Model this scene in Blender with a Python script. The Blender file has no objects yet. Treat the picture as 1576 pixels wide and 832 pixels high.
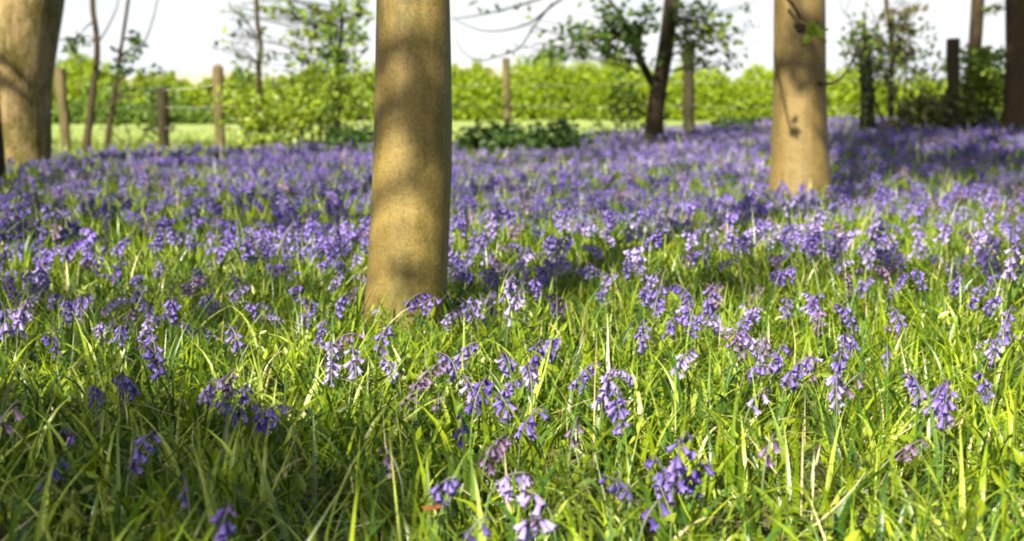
import bpy, math, random
import numpy as np
from mathutils import Vector, Matrix

R = np.random.default_rng(11)
rad = math.radians
scene = bpy.context.scene
COL = scene.collection

# ------------------------------------------------------------------ camera
W, H, F = 1576.0, 832.0, 2189.0
CAMZ = 0.60
PITCH = math.atan((416 - 165) / F)
cam_d = bpy.data.cameras.new('camera')
cam_d.lens = 50; cam_d.sensor_width = 36; cam_d.clip_start = 0.05; cam_d.clip_end = 3000
cam_d.dof.use_dof = True; cam_d.dof.focus_distance = 2.5; cam_d.dof.aperture_fstop = 5.0
cam_d.dof.aperture_blades = 0
cam = bpy.data.objects.new('camera', cam_d); COL.objects.link(cam)
cam.location = (0, 0, CAMZ); cam.rotation_euler = (math.pi / 2 - PITCH, 0, 0)
scene.camera = cam
CP, SP = math.cos(PITCH), math.sin(PITCH)

def ray(u, v):
    a = (u - W / 2) / F; b = (H / 2 - v) / F
    return np.array([a, CP + b * SP, -SP + b * CP])
def at_y(u, v, y):
    d = ray(u, v); return d * (y / d[1]) + np.array([0, 0, CAMZ])
def at_z(u, v, z):
    d = ray(u, v); return d * ((z - CAMZ) / d[2]) + np.array([0, 0, CAMZ])
def to_px(p):
    p = np.asarray(p, float); q = p - np.array([0, 0, CAMZ])
    dep = q[..., 1] * CP - q[..., 2] * SP
    up = q[..., 1] * SP + q[..., 2] * CP
    return W / 2 + F * q[..., 0] / dep, H / 2 - F * up / dep

# ------------------------------------------------------------------ sun
EL, AZ = rad(38), rad(27)
S = np.array([-math.sin(AZ) * math.cos(EL), -math.cos(AZ) * math.cos(EL), math.sin(EL)])
sd = bpy.data.lights.new('sun', 'SUN'); sd.energy = 5.0; sd.angle = rad(0.5); sd.color = (1.0, 0.91, 0.76)
sun = bpy.data.objects.new('sun', sd); COL.objects.link(sun)
sun.rotation_euler = Vector(S).to_track_quat('Z', 'Y').to_euler()
sun.location = (-8, -12, 12)
world = bpy.data.worlds.new('World'); scene.world = world; world.use_nodes = True
nt = world.node_tree
sky = nt.nodes.new('ShaderNodeTexSky'); sky.sky_type = 'NISHITA'; sky.sun_disc = False
sky.sun_elevation = EL; sky.sun_rotation = math.atan2(S[0], S[1]) % (2 * math.pi)
sky.air_density = 1.0; sky.dust_density = 3.0; sky.ozone_density = 1.0
bg = nt.nodes['Background']; bg.inputs[1].default_value = 0.05
# bright hazy air low over the field, clear blue higher up
wtc = nt.nodes.new('ShaderNodeTexCoord'); sep = nt.nodes.new('ShaderNodeSeparateXYZ'); nt.links.new(wtc.outputs['Generated'], sep.inputs[0])
wmr = nt.nodes.new('ShaderNodeMapRange'); wmr.interpolation_type = 'SMOOTHSTEP'
wmr.inputs[1].default_value = .04; wmr.inputs[2].default_value = .16; wmr.inputs[3].default_value = 1.0; wmr.inputs[4].default_value = 0.0
nt.links.new(sep.outputs['Z'], wmr.inputs[0])
wno = nt.nodes.new('ShaderNodeTexNoise'); wno.inputs['Scale'].default_value = 9; wno.inputs['Detail'].default_value = 4
wmp = nt.nodes.new('ShaderNodeMapping'); wmp.inputs['Scale'].default_value = (1, 1, 4); nt.links.new(wtc.outputs['Generated'], wmp.inputs[0]); nt.links.new(wmp.outputs[0], wno.inputs['Vector'])
wcl = nt.nodes.new('ShaderNodeMix'); wcl.data_type = 'RGBA'; wcl.inputs[6].default_value = (5.5, 5.75, 6.0, 1); wcl.inputs[7].default_value = (6.1, 6.15, 6.2, 1)
wc2 = nt.nodes.new('ShaderNodeMapRange'); wc2.inputs[1].default_value = .35; wc2.inputs[2].default_value = .6; nt.links.new(wno.outputs[0], wc2.inputs[0]); nt.links.new(wc2.outputs[0], wcl.inputs[0])
wmx = nt.nodes.new('ShaderNodeMix'); wmx.data_type = 'RGBA'
nt.links.new(wmr.outputs[0], wmx.inputs[0]); nt.links.new(sky.outputs[0], wmx.inputs[6]); nt.links.new(wcl.outputs[2], wmx.inputs[7])
nt.links.new(wmx.outputs[2], bg.inputs[0])
scene.view_settings.view_transform = 'Standard'; scene.view_settings.look = 'None'
scene.view_settings.exposure = 1.9; scene.view_settings.gamma = 1.0
scene.view_settings.use_curve_mapping = False
scene.cycles.use_denoising = True
scene.cycles.max_bounces = 6; scene.cycles.transmission_bounces = 4; scene.cycles.diffuse_bounces = 4
scene.cycles.caustics_reflective = False; scene.cycles.caustics_refractive = False
scene.cycles.filter_width = 1.9

# ------------------------------------------------------------------ materials
def new_mat(name):
    m = bpy.data.materials.new(name); m.use_nodes = True
    t = m.node_tree; t.nodes.clear()
    out = t.nodes.new('ShaderNodeOutputMaterial')
    return m, t, out
def N(t, kind, **kw):
    n = t.nodes.new(kind)
    for k, v in kw.items(): setattr(n, k, v)
    return n
def plant_mat(name, translucency=0.35, rough=0.42, spec=0.4, vary=0.0):
    m, t, out = new_mat(name)
    at = N(t, 'ShaderNodeAttribute', attribute_name='Col')
    src = at.outputs['Color']
    if vary:
        oi = N(t, 'ShaderNodeObjectInfo')
        mr = N(t, 'ShaderNodeMapRange'); mr.inputs[3].default_value = 1 - vary; mr.inputs[4].default_value = 1 + vary
        t.links.new(oi.outputs['Random'], mr.inputs[0])
        hs = N(t, 'ShaderNodeHueSaturation')
        t.links.new(src, hs.inputs['Color']); t.links.new(mr.outputs[0], hs.inputs['Value'])
        src = hs.outputs[0]
    # blotchy vein and wear variation across each surface
    tc = N(t, 'ShaderNodeTexCoord'); no = N(t, 'ShaderNodeTexNoise'); no.inputs['Scale'].default_value = 60
    no.inputs['Detail'].default_value = 3
    t.links.new(tc.outputs['Object'], no.inputs['Vector'])
    m2 = N(t, 'ShaderNodeMapRange'); m2.inputs[1].default_value = .3; m2.inputs[2].default_value = .7
    m2.inputs[3].default_value = .86; m2.inputs[4].default_value = 1.12
    t.links.new(no.outputs[0], m2.inputs[0])
    h2 = N(t, 'ShaderNodeHueSaturation'); t.links.new(src, h2.inputs['Color']); t.links.new(m2.outputs[0], h2.inputs['Value'])
    src = h2.outputs[0]
    p = N(t, 'ShaderNodeBsdfPrincipled'); p.inputs['Roughness'].default_value = rough
    p.inputs['Specular IOR Level'].default_value = spec
    tr = N(t, 'ShaderNodeBsdfTranslucent'); mx = N(t, 'ShaderNodeMixShader'); mx.inputs[0].default_value = translucency
    t.links.new(src, p.inputs['Base Color']); t.links.new(src, tr.inputs['Color'])
    t.links.new(p.outputs[0], mx.inputs[1]); t.links.new(tr.outputs[0], mx.inputs[2])
    t.links.new(mx.outputs[0], out.inputs['Surface'])
    return m
M_GRASS = plant_mat('grass_blades', 0.24, 0.36, 0.4)
M_PETAL = plant_mat('bluebell_petal', 0.30, 0.5, 0.3, vary=0.18)
M_STEM = plant_mat('plant_stem', 0.15, 0.45, 0.4)
M_LEAF = plant_mat('tree_leaf', 0.45, 0.45, 0.4)

def bark_mat(name, c1, c2, c3, scale=1.0, smooth=True, bump=0.25):
    """smooth beech-like or rough bark: broad algae patches, thin level creases, fine speckle"""
    m, t, out = new_mat(name)
    tc = N(t, 'ShaderNodeTexCoord')
    def noise(sc, stretch, detail=5):
        mp = N(t, 'ShaderNodeMapping'); mp.inputs['Scale'].default_value = stretch
        t.links.new(tc.outputs['Object'], mp.inputs[0])
        n = N(t, 'ShaderNodeTexNoise'); n.inputs['Scale'].default_value = sc * scale; n.inputs['Detail'].default_value = detail
        n.inputs['Roughness'].default_value = 0.62
        t.links.new(mp.outputs[0], n.inputs['Vector']); return n.outputs[0]
    big = noise(5, (1, 1, .45)); streak = noise(22, (1, 1, .12)); level = noise(14, (.25, .25, 3.2), 6); fine = noise(160, (1, 1, .8), 3)
    def ramp(v, a, b):
        r = N(t, 'ShaderNodeMapRange'); r.inputs[1].default_value = a; r.inputs[2].default_value = b
        r.interpolation_type = 'SMOOTHSTEP'
        t.links.new(v, r.inputs[0]); return r.outputs[0]
    def mix(f, a, b):
        x = N(t, 'ShaderNodeMix', data_type='RGBA')
        t.links.new(f, x.inputs[0])
        for s, v in ((6, a), (7, b)):
            if isinstance(v, tuple): x.inputs[s].default_value = (*v, 1)
            else: t.links.new(v, x.inputs[s])
        return x.outputs[2]
    mid = noise(38, (1, 1, .6), 4)
    bm = N(t, 'ShaderNodeMath', operation='MULTIPLY_ADD'); bm.inputs[1].default_value = .6; bm.inputs[2].default_value = -.3
    t.links.new(mid, bm.inputs[0]); b2 = N(t, 'ShaderNodeMath', operation='ADD'); t.links.new(big, b2.inputs[0]); t.links.new(bm.outputs[0], b2.inputs[1])
    c = mix(ramp(b2.outputs[0], .38, .62), c1, c2)
    c = mix(ramp(streak, .50, .78), c, c3)
    dark = tuple(x * .38 for x in c1)
    lv = N(t, 'ShaderNodeMath', operation='MULTIPLY'); lv.inputs[1].default_value = .75
    t.links.new(ramp(level, .66, .78), lv.inputs[0])
    c = mix(lv.outputs[0], c, dark)
    fm = N(t, 'ShaderNodeMath', operation='MULTIPLY'); fm.inputs[1].default_value = .45
    t.links.new(ramp(fine, .52, .66), fm.inputs[0])
    c = mix(fm.outputs[0], c, tuple(x * .5 for x in c2))
    fl = N(t, 'ShaderNodeMath', operation='MULTIPLY'); fl.inputs[1].default_value = .35
    t.links.new(ramp(fine, .45, .34), fl.inputs[0])
    c = mix(fl.outputs[0], c, tuple(min(.6, x * 1.7) for x in c1))
    p = N(t, 'ShaderNodeBsdfPrincipled'); p.inputs['Roughness'].default_value = 0.62 if smooth else 0.85
    p.inputs['Specular IOR Level'].default_value = .35 if smooth else .15
    t.links.new(c, p.inputs['Base Color'])
    ad = N(t, 'ShaderNodeMath', operation='ADD'); t.links.new(streak, ad.inputs[0])
    sb = N(t, 'ShaderNodeMath', operation='MULTIPLY'); sb.inputs[1].default_value = -.6
    t.links.new(ramp(level, .62, .78), sb.inputs[0]); t.links.new(sb.outputs[0], ad.inputs[1])
    a2 = N(t, 'ShaderNodeMath', operation='MULTIPLY_ADD'); a2.inputs[1].default_value = .35
    t.links.new(fine, a2.inputs[0]); t.links.new(ad.outputs[0], a2.inputs[2])
    bp = N(t, 'ShaderNodeBump'); bp.inputs['Strength'].default_value = bump; bp.inputs['Distance'].default_value = .01 if smooth else .03
    t.links.new(a2.outputs[0], bp.inputs['Height']); t.links.new(bp.outputs[0], p.inputs['Normal'])
    t.links.new(p.outputs[0], out.inputs['Surface'])
    return m
M_BEECH = bark_mat('smooth_beech_bark', (.148, .106, .027), (.090, .072, .012), (.19, .138, .042))
M_BEECH_FAR = bark_mat('tan_beech_bark', (.135, .094, .028), (.09, .066, .017), (.17, .12, .044), bump=.3)
M_MOSSY = bark_mat('mossy_old_bark', (.25, .18, .085), (.085, .075, .014), (.34, .27, .15), 1.1, False, .5)
M_DARKBARK = bark_mat('dark_bark', (.035, .026, .015), (.022, .02, .009), (.055, .04, .022), 1, False, .6)
M_BROWNBARK = bark_mat('brown_bark', (.042, .029, .015), (.028, .021, .010), (.065, .046, .024), 1, False, .6)
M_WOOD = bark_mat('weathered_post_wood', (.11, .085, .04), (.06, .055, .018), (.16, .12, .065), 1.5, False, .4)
M_DARKWOOD = bark_mat('dark_post_wood', (.028, .024, .012), (.022, .022, .008), (.045, .036, .02), 1.5, False, .4)  # same post wood in a much darker brown

def simple_mat(name, c1, c2, scale, rough=.9, metallic=0.0, detail=6, stretch=(1, 1, 1)):
    m, t, out = new_mat(name)
    tc = N(t, 'ShaderNodeTexCoord'); mp = N(t, 'ShaderNodeMapping'); mp.inputs['Scale'].default_value = stretch
    no = N(t, 'ShaderNodeTexNoise'); no.inputs['Scale'].default_value = scale; no.inputs['Detail'].default_value = detail
    t.links.new(tc.outputs['Object'], mp.inputs[0]); t.links.new(mp.outputs[0], no.inputs['Vector'])
    r = N(t, 'ShaderNodeMapRange'); r.inputs[1].default_value = .35; r.inputs[2].default_value = .65
    t.links.new(no.outputs[0], r.inputs[0])
    x = N(t, 'ShaderNodeMix', data_type='RGBA'); x.inputs[6].default_value = (*c1, 1); x.inputs[7].default_value = (*c2, 1)
    t.links.new(r.outputs[0], x.inputs[0])
    p = N(t, 'ShaderNodeBsdfPrincipled'); p.inputs['Roughness'].default_value = rough; p.inputs['Metallic'].default_value = metallic
    p.inputs['Specular IOR Level'].default_value = .2
    t.links.new(x.outputs[2], p.inputs['Base Color']); t.links.new(p.outputs[0], out.inputs['Surface'])
    return m
M_SOIL = simple_mat('woodland_soil', (.035, .035, .012), (.075, .07, .028), 9)
M_FIELD = simple_mat('field_turf', (.15, .21, .04), (.21, .25, .07), .25)
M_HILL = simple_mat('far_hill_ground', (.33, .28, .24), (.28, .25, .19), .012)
M_WIRE = simple_mat('galvanised_wire', (.25, .24, .22), (.32, .30, .27), 40, .5, .6)

# ------------------------------------------------------------------ mesh builder
class MB:
    def __init__(s): s.V = []; s.F = []; s.C = []; s.n = 0
    def add(s, V, F, col=(1, 1, 1)):
        V = np.asarray(V, float).reshape(-1, 3)
        c = np.asarray(col, float)
        if c.ndim == 1: c = np.broadcast_to(c, (len(V), 3))
        for f in (F if isinstance(F, list) else [F]):
            s.F.append(np.asarray(f, np.int64) + s.n)
        s.V.append(V); s.C.append(c); s.n += len(V)
    def mesh(s, name, mat, smooth=True):
        me = bpy.data.meshes.new(name)
        V = np.concatenate(s.V); C = np.concatenate(s.C)
        loops = np.concatenate([f.ravel() for f in s.F]); tot = np.concatenate([np.full(len(f), f.shape[1]) for f in s.F])
        me.vertices.add(len(V)); me.vertices.foreach_set('co', V.astype(np.float32).ravel())
        me.loops.add(len(loops)); me.loops.foreach_set('vertex_index', loops.astype(np.int32))
        me.polygons.add(len(tot))
        st = np.zeros(len(tot), np.int32); st[1:] = np.cumsum(tot)[:-1]
        me.polygons.foreach_set('loop_start', st)
        me.polygons.foreach_set('use_smooth', np.full(len(tot), bool(smooth)))
        a = me.color_attributes.new('Col', 'FLOAT_COLOR', 'POINT')
        a.data.foreach_set('color', np.c_[C, np.ones(len(C))].astype(np.float32).ravel())
        me.materials.append(mat); me.update(calc_edges=True); me.validate()
        return me
    def build(s, name, mat, parent=None, smooth=True):
        return link(name, s.mesh(name, mat, smooth), parent)
def link(name, data, parent=None, loc=None):
    o = bpy.data.objects.new(name, data); COL.objects.link(o)
    if parent is not None: o.parent = parent
    if loc is not None: o.location = loc
    return o
def tag(o, label=None, cat=None, group=None, kind=None):
    if label: o['label'] = label
    if cat: o['category'] = cat
    if group: o['group'] = group
    if kind: o['kind'] = kind
    return o

def ground_z(x, y):
    x = np.asarray(x, float); y = np.asarray(y, float)
    g = .022 * np.sin(x * 1.7 + .6) * np.cos(y * 1.3) + .015 * np.sin(x * 3.9 + y * 2.7) + .03 * np.sin(.35 * x + .22 * y + 1)
    g = g + .25 * np.clip((y - 8) / 11, 0, 1) * np.clip((x / np.maximum(y, 1) - .03) / .16, 0, 1) * (y > 1)   # bank rising to the right
    return g * np.clip((26 - y) / 5, 0, 1)

# ------------------------------------------------------------------ blades, vectorised
def blades(mb, xy, L, w, tilt, bend, seg, col, keel=0.0, z0=None, twist=0.6):
    n = len(xy)
    head = R.uniform(0, 2 * np.pi, n)
    t = np.linspace(0, 1, seg + 1)
    ang = tilt[:, None] + bend[:, None] * t[None, :] ** 1.5
    ds = (L / seg)[:, None]
    hx = np.concatenate([np.zeros((n, 1)), np.cumsum(np.sin(ang[:, :-1]) * ds, 1)], 1)
    hz = np.concatenate([np.zeros((n, 1)), np.cumsum(np.cos(ang[:, :-1]) * ds, 1)], 1)
    dx, dy = np.cos(head)[:, None], np.sin(head)[:, None]
    if z0 is None: z0 = ground_z(xy[:, 0], xy[:, 1]) - .005
    P = np.stack([xy[:, :1] + hx * dx, xy[:, 1:2] + hx * dy, np.maximum(z0[:, None] + hz, z0[:, None] + .004)], -1)
    tw = head + np.pi / 2 + R.normal(0, twist, n)
    tw = tw[:, None] + R.normal(0, .5, n)[:, None] * t[None, :]
    wd = w[:, None] * (1 - t[None, :] ** 2.4) * (0.65 + .35 * np.sin(np.pi * np.clip(t * 1.4, 0, 1)))[None, :] * .5
    side = np.stack([np.cos(tw) * wd, np.sin(tw) * wd, np.zeros_like(tw)], -1)
    cc = np.repeat(col[:, None, :], 1, 1)
    if keel:
        k = P.copy(); k[..., 2] -= keel * wd
        V = np.concatenate([(P - side)[:, :-1], k[:, :-1], (P + side)[:, :-1], P[:, -1:]], 1)
        nv = 3 * seg + 1
        q = []
        for i in range(seg - 1):
            q += [(i, i + 1, seg + i + 1, seg + i), (seg + i, seg + i + 1, 2 * seg + i + 1, 2 * seg + i)]
        tr = [(seg - 1, 3 * seg, 2 * seg - 1), (2 * seg - 1, 3 * seg, 3 * seg - 1)]
    else:
        V = np.concatenate([(P - side)[:, :-1], (P + side)[:, :-1], P[:, -1:]], 1)
        nv = 2 * seg + 1
        q = [(i, i + 1, seg + i + 1, seg + i) for i in range(seg - 1)]
        tr = [(seg - 1, 2 * seg, 2 * seg - 1)]
    off = (np.arange(n) * nv)[:, None, None]
    C = np.broadcast_to(cc, (n, nv, 3)).reshape(-1, 3)
    fs = [(np.array(tr)[None] + off).reshape(-1, 3)]
    if q: fs.append((np.array(q)[None] + off).reshape(-1, 4))
    mb.add(V.reshape(-1, 3), fs, C)

def lerp(a, b, t): return np.asarray(a)[None] * (1 - t[:, None]) + np.asarray(b)[None] * t[:, None]
def grass_cols(n, straw=.07, bright=.5, deep=.25):
    t = np.clip(R.normal(bright, .28, n), 0, 1)
    c = lerp((.034, .092, .004), (.20, .262, .008), t)
    d = R.random(n) < deep; c[d] = lerp((.018, .05, .005), (.05, .115, .012), R.random(d.sum()))
    h = R.random(n) < .1; c[h] = lerp((.21, .29, .02), (.32, .37, .07), R.random(h.sum()))
    s = R.random(n) < straw; c[s] = lerp((.34, .30, .12), (.50, .45, .25), R.random(s.sum()))
    return c * R.uniform(.85, 1.15, (n, 1))

# ground-plane sampling inside the widened view wedge
def wedge(n, y0, y1, power=1.0, margin=.75):
    y = np.sqrt(R.uniform(y0 ** 2, y1 ** 2, n))
    hw = y * (W / 2 / F) * 1.12 + margin
    return np.stack([R.uniform(-1, 1, n) * hw, y], 1)

# ------------------------------------------------------------------ ground, field, hill
def sheet(xs, ys, zfun):
    X, Y = np.meshgrid(xs, ys); Z = zfun(X, Y); nx, ny = len(xs), len(ys)
    i = np.arange(ny - 1)[:, None] * nx + np.arange(nx - 1)[None, :]
    Fq = np.stack([i, i + 1, i + nx + 1, i + nx], -1).reshape(-1, 4)
    return np.stack([X, Y, Z], -1).reshape(-1, 3), Fq
mb = MB()
xs = np.concatenate([[-900, -200, -60, -25], np.linspace(-12, 12, 97), [25, 60, 200, 900]])
ys = np.concatenate([[-200, -40, -10], np.linspace(-4, 28, 129), [40, 100, 300, 1200]])
mb.add(*sheet(xs, ys, lambda x, y: ground_z(x, np.clip(y, -4, 40)) * np.clip((13 - abs(x)) / 3, 0, 1)))
tag(mb.build('ground', M_SOIL), kind='structure')
mb = MB()
fx = np.concatenate([[-900, -200], np.linspace(-60, 60, 41), [200, 900]]); fy = np.concatenate([np.linspace(25.5, 70, 30), [200, 1100]])
mb.add(*sheet(fx, fy, lambda x, y: .012 + .03 * (np.sin(x * .4) * np.cos(y * .3) + 1) * np.clip((y - 25.5) / 3, 0, 1)))
tag(mb.build('field', M_FIELD), kind='structure')
mb = MB()
hx = np.linspace(-420, 420, 85); hy = np.linspace(330, 760, 24)
def hillz(x, y):
    u = x / 480 * F + 788
    prof = 13 * np.exp(-((u - 200) / 260) ** 2) + 15.5 * np.exp(-((u - 720) / 260) ** 2) + 9 * np.exp(-((u - 1300) / 320) ** 2) + 3
    return prof * np.sin(np.clip((y - 330) / 300, 0, 1) * np.pi / 2) ** 2 - .2 + .5 * np.sin(x * .07) * np.cos(y * .03)
mb.add(*sheet(hx, hy, hillz))
tag(mb.build('hill', M_HILL), kind='structure')

# ------------------------------------------------------------------ tubes, limbs and leaves
def smooth_path(pts, rad_, k=8):
    P = np.asarray(pts, float); r = np.asarray(rad_, float); n = len(P)
    if n < 3:
        t = np.linspace(0, 1, k)[:, None]; return P[0] * (1 - t) + P[-1] * t, r[0] * (1 - t[:, 0]) + r[-1] * t[:, 0]
    out, ro = [], []
    ln = np.linalg.norm(np.diff(P, axis=0), axis=1) + 1e-9
    T = np.zeros_like(P); T[1:-1] = P[2:] - P[:-2]; T[0] = P[1] - P[0]; T[-1] = P[-1] - P[-2]
    T /= np.linalg.norm(T, axis=1)[:, None] + 1e-9
    for i in range(n - 1):
        m0, m1 = T[i] * ln[i], T[i + 1] * ln[i]
        for q in range(k):
            t = q / k
            out.append((2 * t ** 3 - 3 * t * t + 1) * P[i] + (t ** 3 - 2 * t * t + t) * m0 + (3 * t * t - 2 * t ** 3) * P[i + 1] + (t ** 3 - t * t) * m1)
            ro.append(r[i] * (1 - t) + r[i + 1] * t)
    out.append(P[-1]); ro.append(r[-1])
    return np.array(out), np.array(ro)
def tube(mb, pts, radii, seg=8, col=(1, 1, 1), k=6, rough=0.0, smooth=True, lobes=0.0):
    P, r = smooth_path(pts, radii, k) if smooth else (np.asarray(pts, float), np.asarray(radii, float))
    n = len(P)
    T = np.gradient(P, axis=0); T /= np.linalg.norm(T, axis=1)[:, None] + 1e-9
    a = np.linspace(0, 2 * np.pi, seg, endpoint=False)
    ref = np.array([0, -1.0, 0]) if abs(T[0][2]) > .6 else np.array([0, 0, 1.0])
    V = []
    ph = R.uniform(0, 6.28, 6)
    for i in range(n):
        n1 = ref - T[i] * np.dot(ref, T[i]); n1 /= np.linalg.norm(n1) + 1e-9; ref = n1
        n2 = np.cross(T[i], n1)
        s = i / max(n - 1, 1)
        rr = r[i] * (1 + rough * (.5 * np.sin(2 * a + ph[0] + 5 * s) + .5 * np.sin(3 * a + ph[1] - 7 * s) + .35 * np.sin(5 * a + ph[2] + 13 * s) + .3 * math.sin(19 * s + ph[3])))
        V.append(P[i] + np.cos(a)[:, None] * n1 * rr[:, None] + np.sin(a)[:, None] * n2 * rr[:, None])
    V = np.array(V).reshape(-1, 3)
    i = np.arange(n - 1)[:, None] * seg; j = np.arange(seg)[None, :]; j2 = (j + 1) % seg
    Fq = np.stack([i + j, i + j2, i + seg + j2, i + seg + j], -1).reshape(-1, 4)
    V = np.concatenate([V, P[:1], P[-1:]]); b = n * seg
    c0 = np.stack([np.full(seg, b), j2[0], j[0]], 1); c1 = np.stack([np.full(seg, b + 1), (n - 1) * seg + j[0], (n - 1) * seg + j2[0]], 1)
    mb.add(V, [Fq, np.concatenate([c0, c1])], col)

def leaves(mb, pts, size, col_a, col_b, aspect=.62, droop=.3, jitter=.35, deep=0.0):
    """small folded leaf blades around given points"""
    pts = np.asarray(pts, float); n = len(pts)
    if n == 0: return
    L = size * R.uniform(1 - jitter, 1 + jitter, n)
    d = R.normal(0, 1, (n, 3)); d[:, 2] -= droop; d /= np.linalg.norm(d, axis=1)[:, None]
    s = np.cross(d, R.normal(0, 1, (n, 3))); s /= np.linalg.norm(s, axis=1)[:, None] + 1e-9
    nn = np.cross(d, s)
    Lw = (L * aspect * .5)[:, None]; L_ = L[:, None]
    base = pts; a = pts + d * L_ * .33 + s * Lw + nn * Lw * .35; b = pts + d * L_ * .33 - s * Lw + nn * Lw * .35
    a2 = pts + d * L_ * .68 + s * Lw * .8 + nn * Lw * .25; b2 = pts + d * L_ * .68 - s * Lw * .8 + nn * Lw * .25
    m1 = pts + d * L_ * .5; tip = pts + d * L_ - nn * Lw * .2
    V = np.stack([base, a, a2, tip, b2, b, m1], 1)
    o = (np.arange(n) * 7)[:, None, None]
    tri = np.array([(0, 1, 6), (2, 3, 6), (3, 4, 6), (5, 0, 6), (1, 2, 6), (4, 5, 6)])
    c = lerp(col_a, col_b, R.random(n)) * R.uniform(.8, 1.2, (n, 1))
    mb.add(V.reshape(-1, 3), [(tri[None] + o).reshape(-1, 3)], np.repeat(c, 7, 0))

def twig_tree(paths, tips, start, d, length, r, level, spread=.6, kids=(3, 5), wig=.12, up=.1):
    d = np.asarray(d, float) / np.linalg.norm(d)
    pts = [np.asarray(start, float)]; n = 5
    for i in range(n):
        d = d + R.normal(0, wig, 3) + np.array([0, 0, up * .3]); d /= np.linalg.norm(d)
        pts.append(pts[-1] + d * length / n)
    paths.append((pts, list(np.linspace(r, r * .45, n + 1))))
    if level <= 0:
        for i in range(1, n + 1): tips.append(pts[i])
        return
    for _ in range(R.integers(kids[0], kids[1] + 1)):
        f = R.uniform(.3, 1.0); i = min(int(f * n), n - 1); p = pts[i] + (pts[i + 1] - pts[i]) * (f * n - i)
        nd = d + R.normal(0, spread, 3)
        twig_tree(paths, tips, p, nd, length * R.uniform(.45, .7), r * .5, level - 1, spread, kids, wig, up)

def crown_from(paths, mb, seg=5, rmin=.0):
    for p, r in paths: tube(mb, p, r, seg, k=2)

# ---- a tree: thing = Empty at its foot > trunk, branch..., crown
def tree_root(name, loc, label, cat='tree', group=None):
    o = link(name, None, None, loc); o.empty_display_size = .2
    return tag(o, label, cat, group)
def local(root, pts): return np.asarray(pts, float) - np.array(root.location)

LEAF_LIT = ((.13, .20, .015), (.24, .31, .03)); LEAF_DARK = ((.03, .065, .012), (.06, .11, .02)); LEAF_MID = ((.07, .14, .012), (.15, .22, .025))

def high_crown(root, pts_c, n_per, size, spread, limbs_from, mats=M_LEAF, bark=None, cols=LEAF_MID):
    """limbs out of the trunk top reaching to leaf clumps overhead"""
    loc = np.array(root.location); b = MB(); c = MB()
    allp = []
    for p in pts_c:
        p = np.asarray(p, float)
        mid = (np.asarray(limbs_from) + p) / 2 + np.array([0, 0, .5]) + R.normal(0, .2, 3)
        tube(b, [np.asarray(limbs_from) - loc, mid - loc, p - loc], [.05, .03, .008], 6, k=4)
        allp.append(p + R.normal(0, spread, (n_per, 3)))
    b.build('branch', bark, root)
    leaves(c, np.concatenate(allp) - loc, size, *cols)
    c.build('crown', mats, root, False)

# ---- 1. the smooth central trunk
D1 = 3.32
def trunk_from_px(rows, y, ztop, lean=(0, 0)):
    """rows: (v, u_left, u_right) measured along one trunk; returns points and radii"""
    P, r = [], []
    for v, a, b in rows:
        p = at_y((a + b) / 2, v, y); P.append(p); dist = p[1] * CP - (p[2] - CAMZ) * SP
        r.append((b - a) / 2 / F * dist)
    top = P[-1]; n = 4
    for i in range(1, n + 1):
        z = top[2] + (ztop - top[2]) * i / n
        P.append(np.array([top[0] + lean[0] * (z - top[2]), top[1] + lean[1] * (z - top[2]), z])); r.append(r[len(rows) - 1] * (1 - .55 * i / n))
    return P, r
P, r = trunk_from_px([(600, 528, 706), (570, 535, 700), (540, 543, 696), (510, 550, 692), (490, 556, 690), (465, 561, 688), (430, 565, 689), (390, 568, 690.5), (330, 571, 693), (260, 574, 696), (180, 576, 696), (90, 578, 694), (0, 580, 691.5), (-90, 581, 689)], D1, 8.5, (.01, .03))
t1 = tree_root('beech_tree', (P[0][0], D1, float(ground_z(P[0][0], D1))), 'smooth tan beech trunk standing alone in the middle of the bluebells', 'tree', 'beech trees in the bluebell wood')
mb = MB(); tube(mb, local(t1, P), r, 48, k=10, rough=.012); mb.build('trunk', M_BEECH, t1)
high_crown(t1, [P[-1] + R.normal(0, 1, 3) * (1.3, 1.0, .7) + (.8, .6, .3) for _ in range(10)], 90, .09, .42, P[-2], bark=M_BEECH)

# ---- 2. right tan trunk
D2 = 7.9
P, r = trunk_from_px([(345, 1166, 1294), (315, 1179, 1285), (285, 1184, 1280), (250, 1187, 1276), (200, 1188, 1273), (140, 1190, 1272), (70, 1191, 1271), (0, 1192, 1270), (-80, 1193, 1268)], D2, 9.5, (.0, .0))
t2 = tree_root('beech_tree', (P[0][0], D2, float(ground_z(P[0][0], D2))), 'tan trunk with dark knots and a bright green leaf tuft, right of the middle trunk', 'tree', 'beech trees in the bluebell wood')
mb = MB(); tube(mb, local(t2, P), r, 40, k=10, rough=.02); mb.build('trunk', M_BEECH_FAR, t2)
# knots: dark sunken scars with a raised rim on the front of the bark
def knot(root, u, v, y, rx, rz, seedrot=0):
    k = MB(); c = at_y(u, v, y)
    a = np.linspace(0, 2 * np.pi, 18, endpoint=False)
    rings = [(1.0, .012), (.8, -.012), (.45, -.02), (.12, -.012)]
    V = []
    for s, off in rings:
        wob = 1 + .18 * np.sin(3 * a + seedrot) + .1 * np.sin(5 * a)
        V.append(np.stack([c[0] + np.cos(a) * rx * s * wob, np.full_like(a, c[1] + off), c[2] + np.sin(a) * rz * s * wob], 1))
    V = np.concatenate(V); n = 18
    i = np.arange(3)[:, None] * n; j = np.arange(n)[None]; j2 = (j + 1) % n
    k.add(local(root, V), [np.stack([i + j, i + j2, i + n + j2, i + n + j], -1).reshape(-1, 4), np.arange(3 * n, 4 * n)[None]])
    k.build('knot', M_DARKBARK, root)
r2 = .150
knot(t2, 1233, 42, D2 - r2 + .005, .035, .028); knot(t2, 1259, 130, D2 - .095, .018, .05, .5)
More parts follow.
